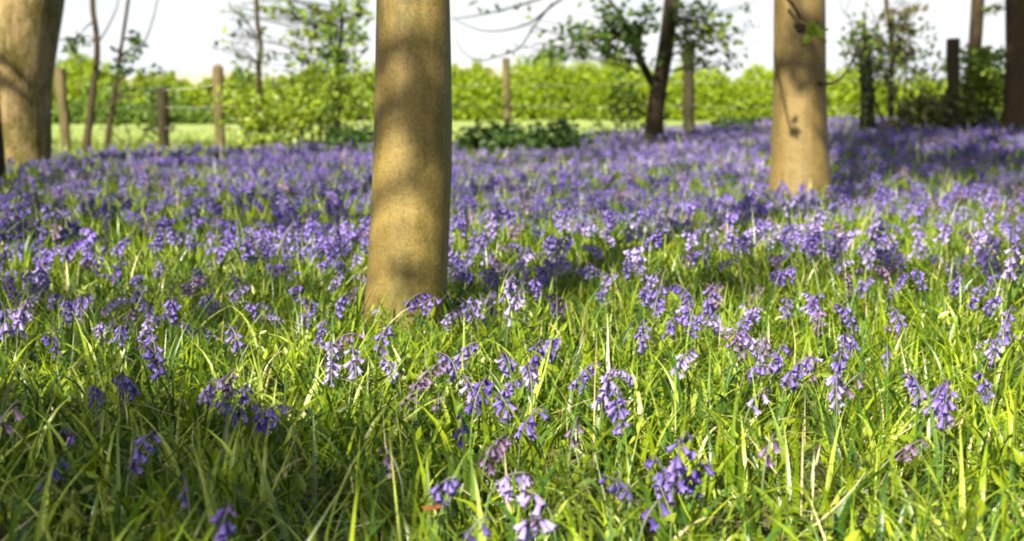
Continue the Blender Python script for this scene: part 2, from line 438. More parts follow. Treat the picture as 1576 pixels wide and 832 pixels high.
b = MB(); tube(b, local(t2, [at_y(1262, 128, D2 - .12), at_y(1282, 127, D2 - .2), at_y(1297, 117, D2 - .2), at_y(1308, 100, D2 - .2), at_y(1316, 86, D2 - .25), at_y(1322, 60, D2 - .25)]), [.012, .009, .007, .006, .005, .003], 8, k=5)
b.build('branch', M_BROWNBARK, t2)
b = MB(); tube(b, local(t2, [at_y(1205, -10, D2 - .2), at_y(1222, 10, D2 - .24), at_y(1231, 26, D2 - .2)]), [.01, .009, .008], 6, k=5)
tube(b, local(t2, [at_y(1231, 26, D2 - .2), at_y(1243, 34, D2 - .3), at_y(1254, 48, D2 - .34)]), [.007, .005, .003], 5, k=4); b.build('branch', M_BROWNBARK, t2)
c = MB(); pp = [at_y(1254 + R.normal(0, 6), 52 + R.normal(0, 7), D2 - .34 + R.normal(0, .03)) for _ in range(9)]
leaves(c, local(t2, pp), .085, (.20, .30, .02), (.28, .38, .03), droop=.8); c.build('leaf_tuft', M_LEAF, t2, False)
high_crown(t2, [P[-1] + R.normal(0, 1, 3) * (2.0, 1.6, .8) + (0, 0, .5) for _ in range(14)], 90, .1, .45, P[-2], bark=M_BEECH_FAR)

# ---- 3. big leaning trunk at the left edge
D3 = 11.6
P, r = trunk_from_px([(300, -84, 92), (282, -76, 85), (262, -70, 79), (245, -67, 75), (225, -65, 72), (195, -64, 70), (165, -64, 72), (130, -64, 76), (60, -63, 86), (0, -60, 94), (-80, -56, 102)], D3, 11, (.12, .1))
t3 = tree_root('beech_tree', (P[0][0], D3, float(ground_z(P[0][0], D3))), 'broad old trunk with mossy peeling bark, leaning at the left edge', 'tree', 'beech trees in the bluebell wood')
mb = MB(); tube(mb, local(t3, P), r, 44, k=8, rough=.055); mb.build('trunk', M_MOSSY, t3)
high_crown(t3, [P[-1] + R.normal(0, 1, 3) * (2.2, 2, .9) for _ in range(12)], 90, .1, .5, P[-2], bark=M_MOSSY)
# dark sliver of a closer trunk at the very edge
P, r = trunk_from_px([(345, -66, 13), (325, -62, 11), (290, -60, 9), (240, -60, 5), (180, -62, 0), (100, -66, -6), (0, -74, -16), (-60, -80, -22)], 9.0, 7, (-.12, 0))
t3b = tree_root('beech_tree', (P[0][0], 9.0, float(ground_z(P[0][0], 9.0))), 'thin dark sliver of a shaded trunk cut off by the left edge', 'tree', 'beech trees in the bluebell wood')
mb = MB(); tube(mb, local(t3b, P), r, 24, k=6, rough=.03); mb.build('trunk', M_DARKBARK, t3b)

# ---- sprays: fine twigs with leaves at measured places, attached to a tree
def spray(tw, lf, root, start, u, v, y, wu, wv, n, size, cols, nt=3):
    s = np.asarray(start, float); loc = np.array(root.location)
    for _ in range(nt):
        e = at_y(u + R.normal(0, wu * .55), v + R.normal(0, wv * .55), y + R.normal(0, .25))
        mid = (s + e) / 2 + R.normal(0, .06, 3)
        tube(tw, [s - loc, mid - loc, e - loc], [.007, .005, .002], 4, k=4)
        m = max(1, int(n * 1.7) // nt)
        q = R.uniform(.45, 1.05, m)[:, None]
        pts = s * (1 - q) ** 2 + 2 * mid * q * (1 - q) + e * q ** 2
        ctr = at_y(u, v, y)
        pts = pts + R.normal(0, 1, (m, 3)) * np.array([wu, 25, wv]) / F * y * .35
        far = np.hypot(*(to_px(pts) - np.array([[u], [v]]))) > 2.2 * max(wu, wv)
        leaves(lf, pts[~far] - loc, size * 1.2, *cols)

# ---- 4. dark leaning tree with a leafy understorey crown
D4 = 17.0
P, r = trunk_from_px([(215, 990, 1024), (190, 994, 1021), (150, 999, 1025), (100, 1008, 1033), (50, 1016, 1040), (0, 1022, 1047), (-60, 1032, 1056)], D4, 8, (.12, 0))
t4 = tree_root('hawthorn_tree', (P[0][0], D4, float(ground_z(P[0][0], D4))), 'dark slanting tree trunk with small leafy twigs, between the two tan trunks', 'tree')
mb = MB(); tube(mb, local(t4, P), r, 16, k=6, rough=.05); mb.build('trunk', M_DARKBARK, t4)
fork = at_y(1004, 128, D4)
b = MB(); tube(b, local(t4, [fork, at_y(988, 96, D4 - .1), at_y(974, 60, D4 - .1), at_y(958, 28, D4 - .1), at_y(938, 0, D4 - .1), at_y(915, -40, D4)]), [.05, .047, .04, .03, .022, .015], 10, k=6, rough=.06); b.build('branch', M_DARKBARK, t4)
# long drooping boughs sweeping left towards the middle trunk
D4b = 15.0
for pts, r0 in (([at_y(1000, -70, D4), at_y(900, -25, 16), at_y(850, 8, D4b), at_y(815, 35, D4b), at_y(770, 47, D4b), at_y(735, 45, D4b), at_y(700, 30, D4b)], .018),
                ([at_y(1000, -70, D4), at_y(880, -20, 16), at_y(800, 8, D4b), at_y(760, 18, D4b), at_y(720, 26, D4b), at_y(694, 28, D4b)], .014),
                ([at_y(850, 5, D4b), at_y(822, 40, D4b), at_y(800, 72, D4b), at_y(770, 85, D4b), at_y(735, 93, D4b), at_y(712, 78, D4b), at_y(700, 55, D4b)], .012)):
    b = MB(); tube(b, local(t4, pts), list(np.linspace(r0, .004, len(pts))), 6, k=6); b.build('branch', M_DARKBARK, t4)
tw, lf = MB(), MB()
br = at_y(968, 50, D4 - .1); tp = at_y(1028, 20, D4)
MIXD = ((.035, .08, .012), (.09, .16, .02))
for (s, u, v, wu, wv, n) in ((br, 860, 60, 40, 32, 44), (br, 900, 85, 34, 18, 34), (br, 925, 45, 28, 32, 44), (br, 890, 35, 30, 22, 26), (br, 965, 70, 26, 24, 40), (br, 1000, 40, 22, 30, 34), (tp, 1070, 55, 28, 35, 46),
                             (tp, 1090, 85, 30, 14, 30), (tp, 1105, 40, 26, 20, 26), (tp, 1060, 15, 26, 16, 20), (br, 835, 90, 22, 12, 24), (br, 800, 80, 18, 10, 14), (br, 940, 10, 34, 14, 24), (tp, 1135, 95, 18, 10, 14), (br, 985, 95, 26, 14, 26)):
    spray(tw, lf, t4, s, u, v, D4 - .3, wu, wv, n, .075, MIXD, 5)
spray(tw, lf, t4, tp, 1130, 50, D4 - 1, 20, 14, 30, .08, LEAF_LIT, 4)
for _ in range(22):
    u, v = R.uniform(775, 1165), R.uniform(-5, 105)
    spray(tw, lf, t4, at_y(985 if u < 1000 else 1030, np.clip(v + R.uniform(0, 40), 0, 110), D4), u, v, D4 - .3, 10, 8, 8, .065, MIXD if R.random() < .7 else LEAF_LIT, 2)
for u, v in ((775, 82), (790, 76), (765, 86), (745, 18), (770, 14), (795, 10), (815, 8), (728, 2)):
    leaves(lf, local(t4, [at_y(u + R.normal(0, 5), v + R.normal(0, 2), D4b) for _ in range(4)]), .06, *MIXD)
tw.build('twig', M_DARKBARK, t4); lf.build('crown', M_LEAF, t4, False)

# ---- small bushes under it
def bush(name, label, group, base, spread_px, h_px, y, n, size, cols, stems=5, bark=M_DARKBARK, gap=.0, cat='bush'):
    u, v = base
    p0 = at_y(u, v, y); p0[2] = float(ground_z(p0[0], y))
    root = tree_root(name, p0, label, cat, group)
    sc = y / F; tips, st = [], MB()
    for k in range(stems):
        paths = []
        f = (k + .5) / stems * 2 - 1
        top = p0 + np.array([f * spread_px * sc * .8, R.normal(0, spread_px * sc * .3), h_px * sc * R.uniform(.6, .95)])
        d = top - p0; L = np.linalg.norm(d)
        twig_tree(paths, tips, p0 + np.array([f * spread_px * sc * .12, 0, 0]), d, L * .9, max(.008, .03 * h_px * sc * .5), 2, .65, (3, 4), .1, .05)
        st = MB()
        for p, rr in paths: tube(st, local(root, p), rr, 5, k=2)
        st.build('stem', bark, root)
    c = MB(); tips = np.array(tips)
    q = tips[R.integers(0, len(tips), n)] + R.normal(0, .05 + spread_px * sc * .05, (n, 3))
    uu, vv = to_px(q)
    ok = (vv > v - h_px) & (abs(uu - u) < spread_px * 1.1) & (q[:, 2] > 0.03)
    leaves(c, local(root, q[ok]), size, *cols); c.build('foliage', M_LEAF, root, False)
    return root
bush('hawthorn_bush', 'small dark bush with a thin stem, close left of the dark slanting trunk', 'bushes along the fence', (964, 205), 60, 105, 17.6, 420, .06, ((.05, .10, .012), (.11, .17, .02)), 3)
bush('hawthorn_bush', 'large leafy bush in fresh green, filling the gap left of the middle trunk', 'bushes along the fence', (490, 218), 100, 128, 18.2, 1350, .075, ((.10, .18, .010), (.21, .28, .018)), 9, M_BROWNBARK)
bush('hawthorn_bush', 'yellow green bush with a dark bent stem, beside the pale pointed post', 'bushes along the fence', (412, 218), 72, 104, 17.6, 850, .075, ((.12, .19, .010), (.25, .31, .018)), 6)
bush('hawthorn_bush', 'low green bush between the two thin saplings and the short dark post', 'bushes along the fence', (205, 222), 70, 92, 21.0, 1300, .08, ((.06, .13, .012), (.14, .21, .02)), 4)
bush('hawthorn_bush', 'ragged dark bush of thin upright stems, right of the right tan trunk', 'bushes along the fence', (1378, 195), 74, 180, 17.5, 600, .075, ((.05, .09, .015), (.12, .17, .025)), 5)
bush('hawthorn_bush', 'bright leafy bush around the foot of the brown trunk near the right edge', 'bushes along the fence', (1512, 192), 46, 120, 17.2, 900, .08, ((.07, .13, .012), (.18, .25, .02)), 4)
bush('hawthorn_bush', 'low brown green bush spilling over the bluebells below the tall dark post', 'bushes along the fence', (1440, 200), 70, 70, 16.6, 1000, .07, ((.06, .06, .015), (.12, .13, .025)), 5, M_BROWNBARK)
# bramble mats at the far edge of the flowers
for (u, v, w_, h_, y, lab) in ((800, 226, 105, 40, 16.0, 'low dark bramble mound at the back of the bluebells, right of the middle trunk'), (1150, 205, 46, 20, 20, 'low dark bramble strip just left of the right tan trunk'), (545, 215, 40, 24, 17.5, 'small dark bramble patch touching the left side of the middle trunk'), (1480, 196, 70, 26, 19, 'dark bramble mound at the foot of the brown trunks on the right')):
    bush('bramble', lab, 'brambles at the edge of the flowers', (u, v), w_, h_, y, 3200, .08, ((.02, .05, .008), (.05, .095, .015)), 9, M_BROWNBARK, cat='bramble')

# ---- saplings on the left
def sapling(label, base_uv, pts_px, y, r0, clusters, side, cols=LEAF_DARK, size=.065, bark=M_BROWNBARK, leaf_n=14):
    P = [at_y(u, v, y) for u, v in pts_px]; p0 = P[0].copy(); p0[2] = float(ground_z(p0[0], y)); P[0] = p0
    root = tree_root('sapling', p0, label, 'sapling', 'thin saplings by the fence')
    mb = MB(); tube(mb, local(root, P), list(np.linspace(r0, r0 * .5, len(P))), 8, k=6, rough=.06); mb.build('trunk', bark, root)
    tw, lf = MB(), MB()
    for pts in side:
        q = [at_y(u, v, y - .1) for u, v in pts]; tube(tw, local(root, q), list(np.linspace(.014, .004, len(q))), 5, k=5)
    for (su, sv, u, v, wu, wv, n) in clusters:
        spray(tw, lf, root, at_y(su, sv, y), u, v, y - .1, wu, wv, n, size, cols, 3)
    if tw.n: tw.build('twig', bark, root)
    if lf.n: lf.build('crown', M_LEAF, root, False)
    return root
sapling('slender grey sapling bent near its top, just right of the pale leaning post', 0, [(131, 245), (137, 195), (143, 140), (149, 90), (148, 50), (143, 15), (143, -40), (150, -200)], 17.0, .05,
        [(148, 60, 103, 62, 16, 18, 26)], [[(148, 30), (132, 42), (118, 60)], [(148, 70), (164, 45), (180, 10), (183, -20)]])
sapling('thin sapling with sparse dark leaf clusters, second from the big left trunk', 0, [(163, 245), (168, 200), (174, 160), (180, 120), (184, 90), (190, 50), (200, -20), (204, -80)], 17.2, .035,
        [(180, 120, 197, 105, 14, 8, 14), (184, 90, 192, 86, 12, 10, 14), (188, 60, 206, 66, 11, 14, 18), (184, 90, 217, 78, 14, 10, 9), (178, 130, 245, 107, 18, 5, 8), (176, 150, 262, 108, 12, 4, 6)],
        [[(174, 158), (190, 150), (215, 148)], [(184, 95), (215, 75), (232, 40), (242, 0), (244, -30)], [(176, 150), (160, 160), (148, 172)]])
sapling('tall grey sapling with pale hanging sprays, behind the pale pointed post', 0, [(402, 222), (402, 180), (400, 140), (398, 100), (402, 75), (396, 30), (395, -40), (398, -200)], 18.0, .045,
        [(398, 60, 365, 28, 14, 12, 12), (398, 90, 372, 48, 16, 8, 8), (400, 100, 340, 76, 22, 8, 12), (400, 115, 365, 120, 18, 8, 16), (400, 90, 418, 85, 12, 6, 10), (400, 60, 355, 45, 12, 8, 6)], [[(399, 105), (380, 80), (358, 74), (330, 76)]])
# leafy young tree behind, fresh green sprays against the sky
P = [at_y(u, v, 19) for u, v in ((520, 222), (518, 150), (521, 90), (526, 40), (520, -40), (515, -160))]; p0 = P[0]
t5 = tree_root('young_tree', p0, 'young tree with fresh green sprays against the sky, just left of the middle trunk', 'tree')
mb = MB(); tube(mb, local(t5, P), [.05, .045, .035, .03, .025, .015], 8, k=6, rough=.06); mb.build('trunk', M_BROWNBARK, t5)
tw, lf = MB(), MB()
for (u, v, wu, wv, n, cset) in ((438, 52, 16, 10, 34, 1), (470, 55, 10, 10, 20, 1), (405, 15, 14, 8, 18, 1), (425, 8, 14, 8, 18, 1), (440, 16, 14, 5, 14, 1), (465, 25, 12, 5, 10, 0), (500, 45, 14, 10, 26, 0), (505, 65, 10, 12, 22, 0), (490, 12, 14, 8, 14, 1),
                                (515, 80, 12, 12, 26, 0), (532, 40, 12, 8, 20, 0), (550, 45, 10, 10, 24, 0), (552, 10, 14, 9, 20, 1), (524, 5, 12, 8, 18, 0), (565, 3, 12, 6, 16, 1), (440, 88, 14, 8, 24, 0), (465, 92, 12, 8, 24, 0), (485, 82, 10, 10, 22, 0), (545, 85, 14, 6, 14, 0), (560, 60, 10, 8, 12, 0)):
    s = at_y(521 + R.normal(0, 3), np.clip(v + R.uniform(-10, 35), -20, 150), 19)
    spray(tw, lf, t5, s, u, v, 18.6, wu, wv, n, .07, LEAF_LIT if cset else LEAF_MID, 3)
for _ in range(34):
    u, v = R.uniform(335, 578), R.uniform(-5, 118)
    spray(tw, lf, t5, at_y(521 + R.normal(0, 4), np.clip(v + R.uniform(0, 45), -20, 150), 19), u, v, 18.6, 9, 7, 7, .075, LEAF_LIT if R.random() < .55 else LEAF_MID, 2)
tw.build('twig', M_BROWNBARK, t5); lf.build('crown', M_LEAF, t5, False)

# ---- right-hand trunks
def trunk_tree(name, label, rows, y, ztop, lean, bark, group=None, crown=8, seg=18, rough=.05, cat='tree'):
    P, r = trunk_from_px(rows, y, ztop, lean)
    root = tree_root(name, (P[0][0], y, float(ground_z(P[0][0], y))), label, cat, group)
    mb = MB(); tube(mb, local(root, P), r, seg, k=6, rough=rough); mb.build('trunk', bark, root)
    if crown: high_crown(root, [P[-1] + R.normal(0, 1, 3) * (1.4, 1.2, .7) for _ in range(crown)], 70, .1, .42, P[-2], bark=bark)
    return root, P
t6, P6 = trunk_tree('woodland_tree', 'slim brown trunk with lit upper bark, second from the right edge', [(205, 1478, 1510), (180, 1482, 1508), (140, 1486, 1508), (80, 1490, 1510), (20, 1494, 1514), (-60, 1500, 1518)], 17.5, 8, (.04, 0), M_BROWNBARK, 'dark woodland trunks on the right')
t7, P7 = trunk_tree('woodland_tree', 'thick dark brown trunk at the right edge', [(215, 1540, 1586), (190, 1544, 1582), (140, 1546, 1582), (70, 1548, 1583), (0, 1548, 1584), (-60, 1548, 1584)], 16.2, 9, (0, 0), M_BROWNBARK, 'dark woodland trunks on the right')
t8, P8 = trunk_tree('woodland_tree', 'short dark ivy-wrapped trunk just right of the right tan trunk', [(205, 1322, 1350), (180, 1325, 1346), (140, 1324, 1343), (100, 1322, 1339), (70, 1322, 1337), (55, 1325, 1334)], 17.0, 1.7, (0, 0), M_DARKBARK, 'dark woodland trunks on the right', crown=0, rough=.1)
tw, lf = MB(), MB()
for (s, u, v, wu, wv, n) in (((1332, 100), 1335, 40, 16, 20, 16), ((1332, 90), 1305, 52, 12, 10, 14), ((1332, 120), 1345, 85, 12, 16, 14)):
    spray(tw, lf, t8, at_y(*s, 17), u, v, 16.9, wu, wv, n, .075, LEAF_MID, 4)
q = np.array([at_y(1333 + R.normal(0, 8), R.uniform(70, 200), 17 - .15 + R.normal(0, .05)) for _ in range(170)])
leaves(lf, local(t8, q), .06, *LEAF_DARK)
tw.build('twig', M_DARKBARK, t8); lf.build('ivy', M_LEAF, t8, False)
sapling('thin sapling with reddish spring leaves against the sky, right of the ivy-wrapped trunk', 0, [(1372, 205), (1371, 150), (1373, 90), (1370, 40), (1364, 5), (1362, -60)], 18.0, .045,
        [(1371, 60, 1385, 25, 14, 16, 26), (1371, 60, 1400, 38, 13, 12, 20), (1371, 80, 1395, 65, 14, 12, 22), (1371, 30, 1362, 22, 12, 12, 16), (1371, 90, 1350, 62, 13, 12, 14), (1371, 100, 1398, 82, 12, 8, 14), (1371, 20, 1412, 10, 14, 8, 12), (1371, 110, 1360, 95, 13, 10, 12)],
        [[(1372, 120), (1385, 90), (1390, 50)], [(1371, 90), (1352, 50), (1340, 10)]], ((.11, .085, .035), (.16, .15, .06)), .08, leaf_n=10)
tw, lf = MB(), MB()
for (u, v, wu, wv, n) in ((1515, 80, 10, 9, 20), (1508, 120, 11, 6, 20), (1495, 128, 10, 6, 12), (1535, 90, 10, 14, 16), (1468, 70, 10, 6, 8), (1548, 8, 12, 6, 12), (1440, 95, 14, 5, 10)):
    spray(tw, lf, t6, at_y(1499, v + 15, 17.5), u, v, 17.1, wu, wv, n, .085, LEAF_MID, 3)
tw.build('twig', M_BROWNBARK, t6); lf.build('foliage', M_LEAF, t6, False)

# ------------------------------------------------------------------ post and wire fence
fence = tree_root('wire_fence', at_y(700, 210, 20) * np.array([1, 1, 0]), 'old post and wire fence along the back edge of the flowers', 'fence')
tops = []
def post(u0, u1, vt, vb, y, wpx, mat, lab, pointed=False):
    a, c = at_y(u0, vt, y), at_y(u1, vb, y); c[2] = -.1
    w = wpx / F * y / 2
    m = MB(); a = local(fence, a); c = local(fence, c)
    n = 9
    P = [c + (a - c) * i / (n - 1) + R.normal(0, .004, 3) for i in range(n)]
    rr = [w * R.uniform(.94, 1.05) for _ in range(n)]
    if pointed: P.append(a + np.array([0, 0, .05])); rr.append(w * .45)
    else: P.append(a + np.array([0, 0, .012])); rr.append(w * .82)
    tube(m, P, rr, 10, smooth=False, rough=.05)
    o = m.build('post', mat, fence, smooth=False); o['label'] = lab
    tops.append((P[0], P[-2]))
post(92, 104, 106, 245, 18.0, 16, M_WOOD, 'pale leaning post beside the big left trunk')
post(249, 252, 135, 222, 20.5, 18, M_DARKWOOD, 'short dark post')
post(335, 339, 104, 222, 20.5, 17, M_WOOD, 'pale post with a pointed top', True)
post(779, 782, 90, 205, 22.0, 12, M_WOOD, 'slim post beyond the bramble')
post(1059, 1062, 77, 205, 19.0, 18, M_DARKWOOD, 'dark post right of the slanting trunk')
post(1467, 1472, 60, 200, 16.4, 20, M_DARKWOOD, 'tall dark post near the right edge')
b = MB()
cp = MB()
for f in (.93, .62, .32):
    line_ = [p0 + (p1 - p0) * min(.97, (f * 1.0 + .1) / (p1 - p0)[2]) + np.array([0, -.06, 0]) for p0, p1 in tops]
    w_ = MB()
    for p, q in zip(line_[:-1], line_[1:]):
        mid = (p + q) / 2 - np.array([0, 0, .02]); tube(w_, [p, mid, q], [.0035] * 3, 5, k=5)
    w_.build('wire', M_WIRE, fence)

# ------------------------------------------------------------------ hedges beyond the field
def hedge(name, label, x0, x1, y, depth, hfun, n, size, cols, cat='hedge', group=None):
    root = tree_root(name, ((x0 + x1) / 2, y, 0), label, cat, group)
    m = 0; c = MB(); loc = np.array(root.location)
    x = R.uniform(x0, x1, n); hh = hfun(x)
    f = R.random(n)
    # leaves cluster into bumpy tussocks on front and top
    yy = y + R.uniform(-1, 1, n) * depth * .5
    bump = .12 * np.sin(x * 1.9 + yy) + .10 * np.sin(x * 4.3 - 1.3 * yy) + .07 * np.sin(x * 9.1 + 3 * yy)
    z = hh * (f ** .75) * (1 + bump) * np.sqrt(np.clip(1 - ((yy - y) / (depth * .62)) ** 2, .05, 1))
    keep = (np.sin(x * 3.1 + z * 5) + np.sin(x * 7.7 - z * 8 + 2) + np.sin(x * 1.3 + z * 2.2)) > -2.5 + R.normal(0, .4, n)
    leaves(c, np.stack([x, yy, z + .02], 1)[keep] - loc, size, *cols, aspect=.8, droop=0)
    c.build('foliage', M_LEAF, root, False)
    for xx in np.arange(x0, x1, 1.1):
        h = float(hfun(np.array([xx]))[0]); d0 = R.normal(0, .15, 2)
        s = MB(); tube(s, np.array([[xx, y + d0[0], -.05], [xx + d0[1], y, h * .45], [xx + 2 * d0[1], y + d0[0], h * .85]]) - loc, [.06, .045, .015], 5, k=2)
        s.build('stem', M_BROWNBARK, root)
    return root
HL = ((.14, .22, .006), (.26, .34, .012))
hr = lambda x: 2.15 + .28 * np.sin(x * .23 + 1) + .18 * np.sin(x * .61) + .25 * np.clip((-x - 2) / 16, 0, 1) * np.sin(x * .9)
hedge('hedge', 'long sunlit yellow green hedge beyond the pale field', -32, 32, 62, 3.2, hr, 170000, .15, HL)
hedge('hedge', 'lower darker green hedge strip on the left, in front of the yellow hedge', -22, -6, 48, 1.6, lambda x: .62 + .12 * np.sin(x * .8), 7000, .18, ((.06, .13, .012), (.13, .2, .02)))

# ------------------------------------------------------------------ unseen beech added behind the camera, leaf clumps aimed along sun rays for shade
def clump(P, t, Rr, cover, size=.10):
    area = size * size * .62 * .6 * .62
    n = int(cover * math.pi * Rr * Rr / area)
    e1 = np.cross(S, [0, 0, 1]); e1 /= np.linalg.norm(e1); e2 = np.cross(S, e1)
    rr = Rr * np.sqrt(R.random(n)); a = R.uniform(0, 6.283, n)
    return np.asarray(P) + S * t + (np.cos(a) * rr)[:, None] * e1 + (np.sin(a) * rr)[:, None] * e2 + S * R.normal(0, .35, n)[:, None]
def shade_tree(root, base, trunk_top, clumps, bark):
    loc = np.array(root.location); c, b = MB(), MB()
    for P, t, Rr, cov in clumps:
        q = clump(P, t, Rr, cov); leaves(c, q - loc, .10, *LEAF_MID)
        e = np.asarray(P) + S * t; mid = (e + trunk_top) / 2 + np.array([0, 0, -.25])
        tube(b, [np.asarray(trunk_top) - loc, mid - loc, e - loc], [.05, .03, .006], 6, k=4)
    b.build('branch', bark, root); c.build('crown', M_LEAF, root, False)  # added limbs and leaves, shaped by where their shade should fall
sb = np.array([-8.2, -3.6, 0.0])
ts = tree_root('beech_tree', sb, 'unseen beech added behind the viewer, its leaf clumps placed to shade the foreground', 'tree', 'beech trees in the bluebell wood')
mb = MB(); tube(mb, [(0, 0, -.1), (.1, 0, 2.5), (.2, .2, 5), (.3, .4, 7.4)], [.22, .19, .15, .08], 20, k=6, rough=.02); mb.build('trunk', M_BEECH, ts)
G = lambda u, v, z=.15: at_z(u, v, z)
cl = []
for u, v, Rr, cov in ((30, 790, .30, .8), (160, 720, .28, .7), (20, 640, .30, .9), (60, 590, .22, .8), (290, 700, .25, .6), (380, 640, .22, .55), (330, 780, .25, .55), (470, 760, .2, .4), (150, 620, .2, .5), (540, 700, .16, .35), (250, 590, .16, .35), (450, 600, .15, .35),
                     (700, 640, .12, .35), (860, 470, .18, .45), (950, 690, .09, .3), (300, 480, .3, .35), (430, 340, .35, .4), (60, 490, .3, .35), (900, 330, .4, .4), (780, 400, .25, .4)):
    cl.append((G(u, v), 8.0, Rr * (.88 if u < 480 and v > 560 else 1), cov * (1.05 if u < 480 and v > 560 else 1)))
for _ in range(46):      # loose dapples over the middle distance
    y_ = R.uniform(3.6, 13); x_ = R.uniform(-.42, .42) * y_
    if abs(x_ / y_ + .073) < .09 and y_ < 6: continue
    cl.append((np.array([x_, y_, .2]), 7.5, R.uniform(.10, .32), R.uniform(.5, 1.0)))
# patches of shade on the middle trunk
tx = lambda u, v: at_y(u, v, D1 - .1)
for u, v, Rr, cov in ((598, 120, .045, .8), (640, 150, .05, .9), (602, 172, .04, .7), (676, 130, .05, .9), (660, 190, .045, .9), (690, 165, .04, .9), (650, 272, .035, .7), (605, 268, .035, .6), (690, 285, .035, .8), (692, 400, .045, 1.0), (686, 350, .03, .8), (572, 395, .025, .9)):
    cl.append((tx(u, v), 6.5, Rr * 1.25, cov * 1.15))
shade_tree(ts, sb, sb + np.array([.3, .4, 6.4]), cl, M_BEECH)
# unseen leaf clumps added above the right tan tree to shade flowers and trunks
cl = []
for u, v, Rr, cov in [(760, 222, .5, .7), (850, 214, .6, .75), (940, 208, .6, .75), (1040, 206, .7, .8), (1120, 203, .7, .8), (1290, 215, .6, .8), (1340, 208, .7, .85), (1400, 210, .7, .8), (1450, 222, .7, .75), (1500, 228, .7, .8), (1550, 224, .8, .85), (1570, 245, .5, .6), (1480, 250, .4, .5)]:
    cl.append((G(u, v, .3), 12.5, Rr * 1.2, cov * 1.3))
for u, v, Rr, cov in ((1255, 15, .13, 1.0), (1242, 60, .13, 1.1), (1262, 95, .11, 1.1), (1205, 90, .07, .8), (1225, 110, .08, .9), (1262, 135, .08, 1.1), (1270, 180, .07, 1.2)):
    cl.append((at_y(u, v, D2 - .18), 7.5, Rr, cov))
for u, v, Rr in ((1217, 203, .042),):
    cl.append((at_y(u, v, D2 - .14), 2.4, Rr, 1.5))
for u, v, Rr, cov in ((100, 285, .5, .85), (60, 275, .4, .8), (150, 262, .4, .7), (1025, 100, .6, .6), (1565, 60, .8, 1.1), (1562, 150, .8, 1.1), (1565, 5, .5, 1), (1498, 150, .5, 1), (1335, 130, .5, 1.0), (1400, 160, .6, .8), (1460, 150, .4, 1)):
    cl.append((G(u, v, .15) if v > 240 else at_y(u, v, 16.5), 11, Rr, cov))
top2 = np.array(t2.location) + np.array([-2, -1, 7.4])
shade_tree(t2, None, top2, cl, M_BEECH_FAR)

# ------------------------------------------------------------------ grass
def excl(xy):
    """no plants inside trunks"""
    ok = np.ones(len(xy), bool)
    for t_, rr in ((t1, .11), (t2, .17), (t3, .36)):
        ok &= np.hypot(xy[:, 0] - t_.location.x, xy[:, 1] - t_.location.y) > rr
    return xy[ok]
gm = MB()
# near sward: fine blades
xy = excl(wedge(14500, 1.2, 4.4)); n = len(xy)
blades(gm, xy, R.gamma(6, .016, n) + .03, R.uniform(.002, .0045, n), np.abs(R.normal(0, .4, n)), R.normal(1.0, .8, n), 6, grass_cols(n, .06))
# broad glossy strap leaves flopping in clumps
cc = wedge(3900, 1.2, 5.2); m_ = R.integers(4, 11, len(cc)); xy = np.repeat(cc, m_, 0) + R.normal(0, .028, (m_.sum(), 2)); xy = excl(xy); n = len(xy)
kc = np.repeat(R.uniform(.2, .75, len(cc)), m_)
blades(gm, xy, R.uniform(.09, .21, n), R.uniform(.0065, .0135, n), np.abs(R.normal(.18, .35, n)), R.normal(1.5, .8, n), 7, grass_cols(n, .015, .6, .34), keel=.5)
# tangled low thatch and creeping stalks
xy = excl(wedge(11500, 1.2, 4.4)); n = len(xy)
blades(gm, xy, R.uniform(.05, .15, n), R.uniform(.0016, .0036, n), R.uniform(.9, 1.5, n), R.normal(.2, .6, n), 4, grass_cols(n, .18, .6, .15), z0=ground_z(xy[:, 0], xy[:, 1]) + R.uniform(.01, .08, n))
# middle and far
xy = excl(wedge(47000, 4.2, 10)); n = len(xy)
blades(gm, xy, R.gamma(6, .018, n) + .04, R.uniform(.003, .007, n), np.abs(R.normal(0, .3, n)), R.normal(.8, .6, n), 3, grass_cols(n, .05))
cc = wedge(4100, 4.6, 11); m_ = R.integers(4, 11, len(cc)); xy = np.repeat(cc, m_, 0) + R.normal(0, .035, (m_.sum(), 2)); xy = excl(xy); n = len(xy)
blades(gm, xy, R.uniform(.10, .24, n), R.uniform(.006, .012, n), np.abs(R.normal(.12, .28, n)), R.normal(1.1, .7, n), 5, grass_cols(n, .015, .5, .3), keel=.5)
xy = excl(wedge(42000, 9.5, 25, margin=1)); n = len(xy)
u_, _ = to_px(np.c_[xy, np.zeros(n)]); lowf = np.where(xy[:, 1] > np.interp(u_, [0, 330, 480, 830, 900, 1576], [14, 16, 20, 17, 24, 24]), .6, 1)
blades(gm, xy, (R.gamma(6, .02, n) + .05) * lowf, R.uniform(.007, .015, n), np.abs(R.normal(0, .28, n)), R.normal(.6, .5, n), 2, grass_cols(n, .07))
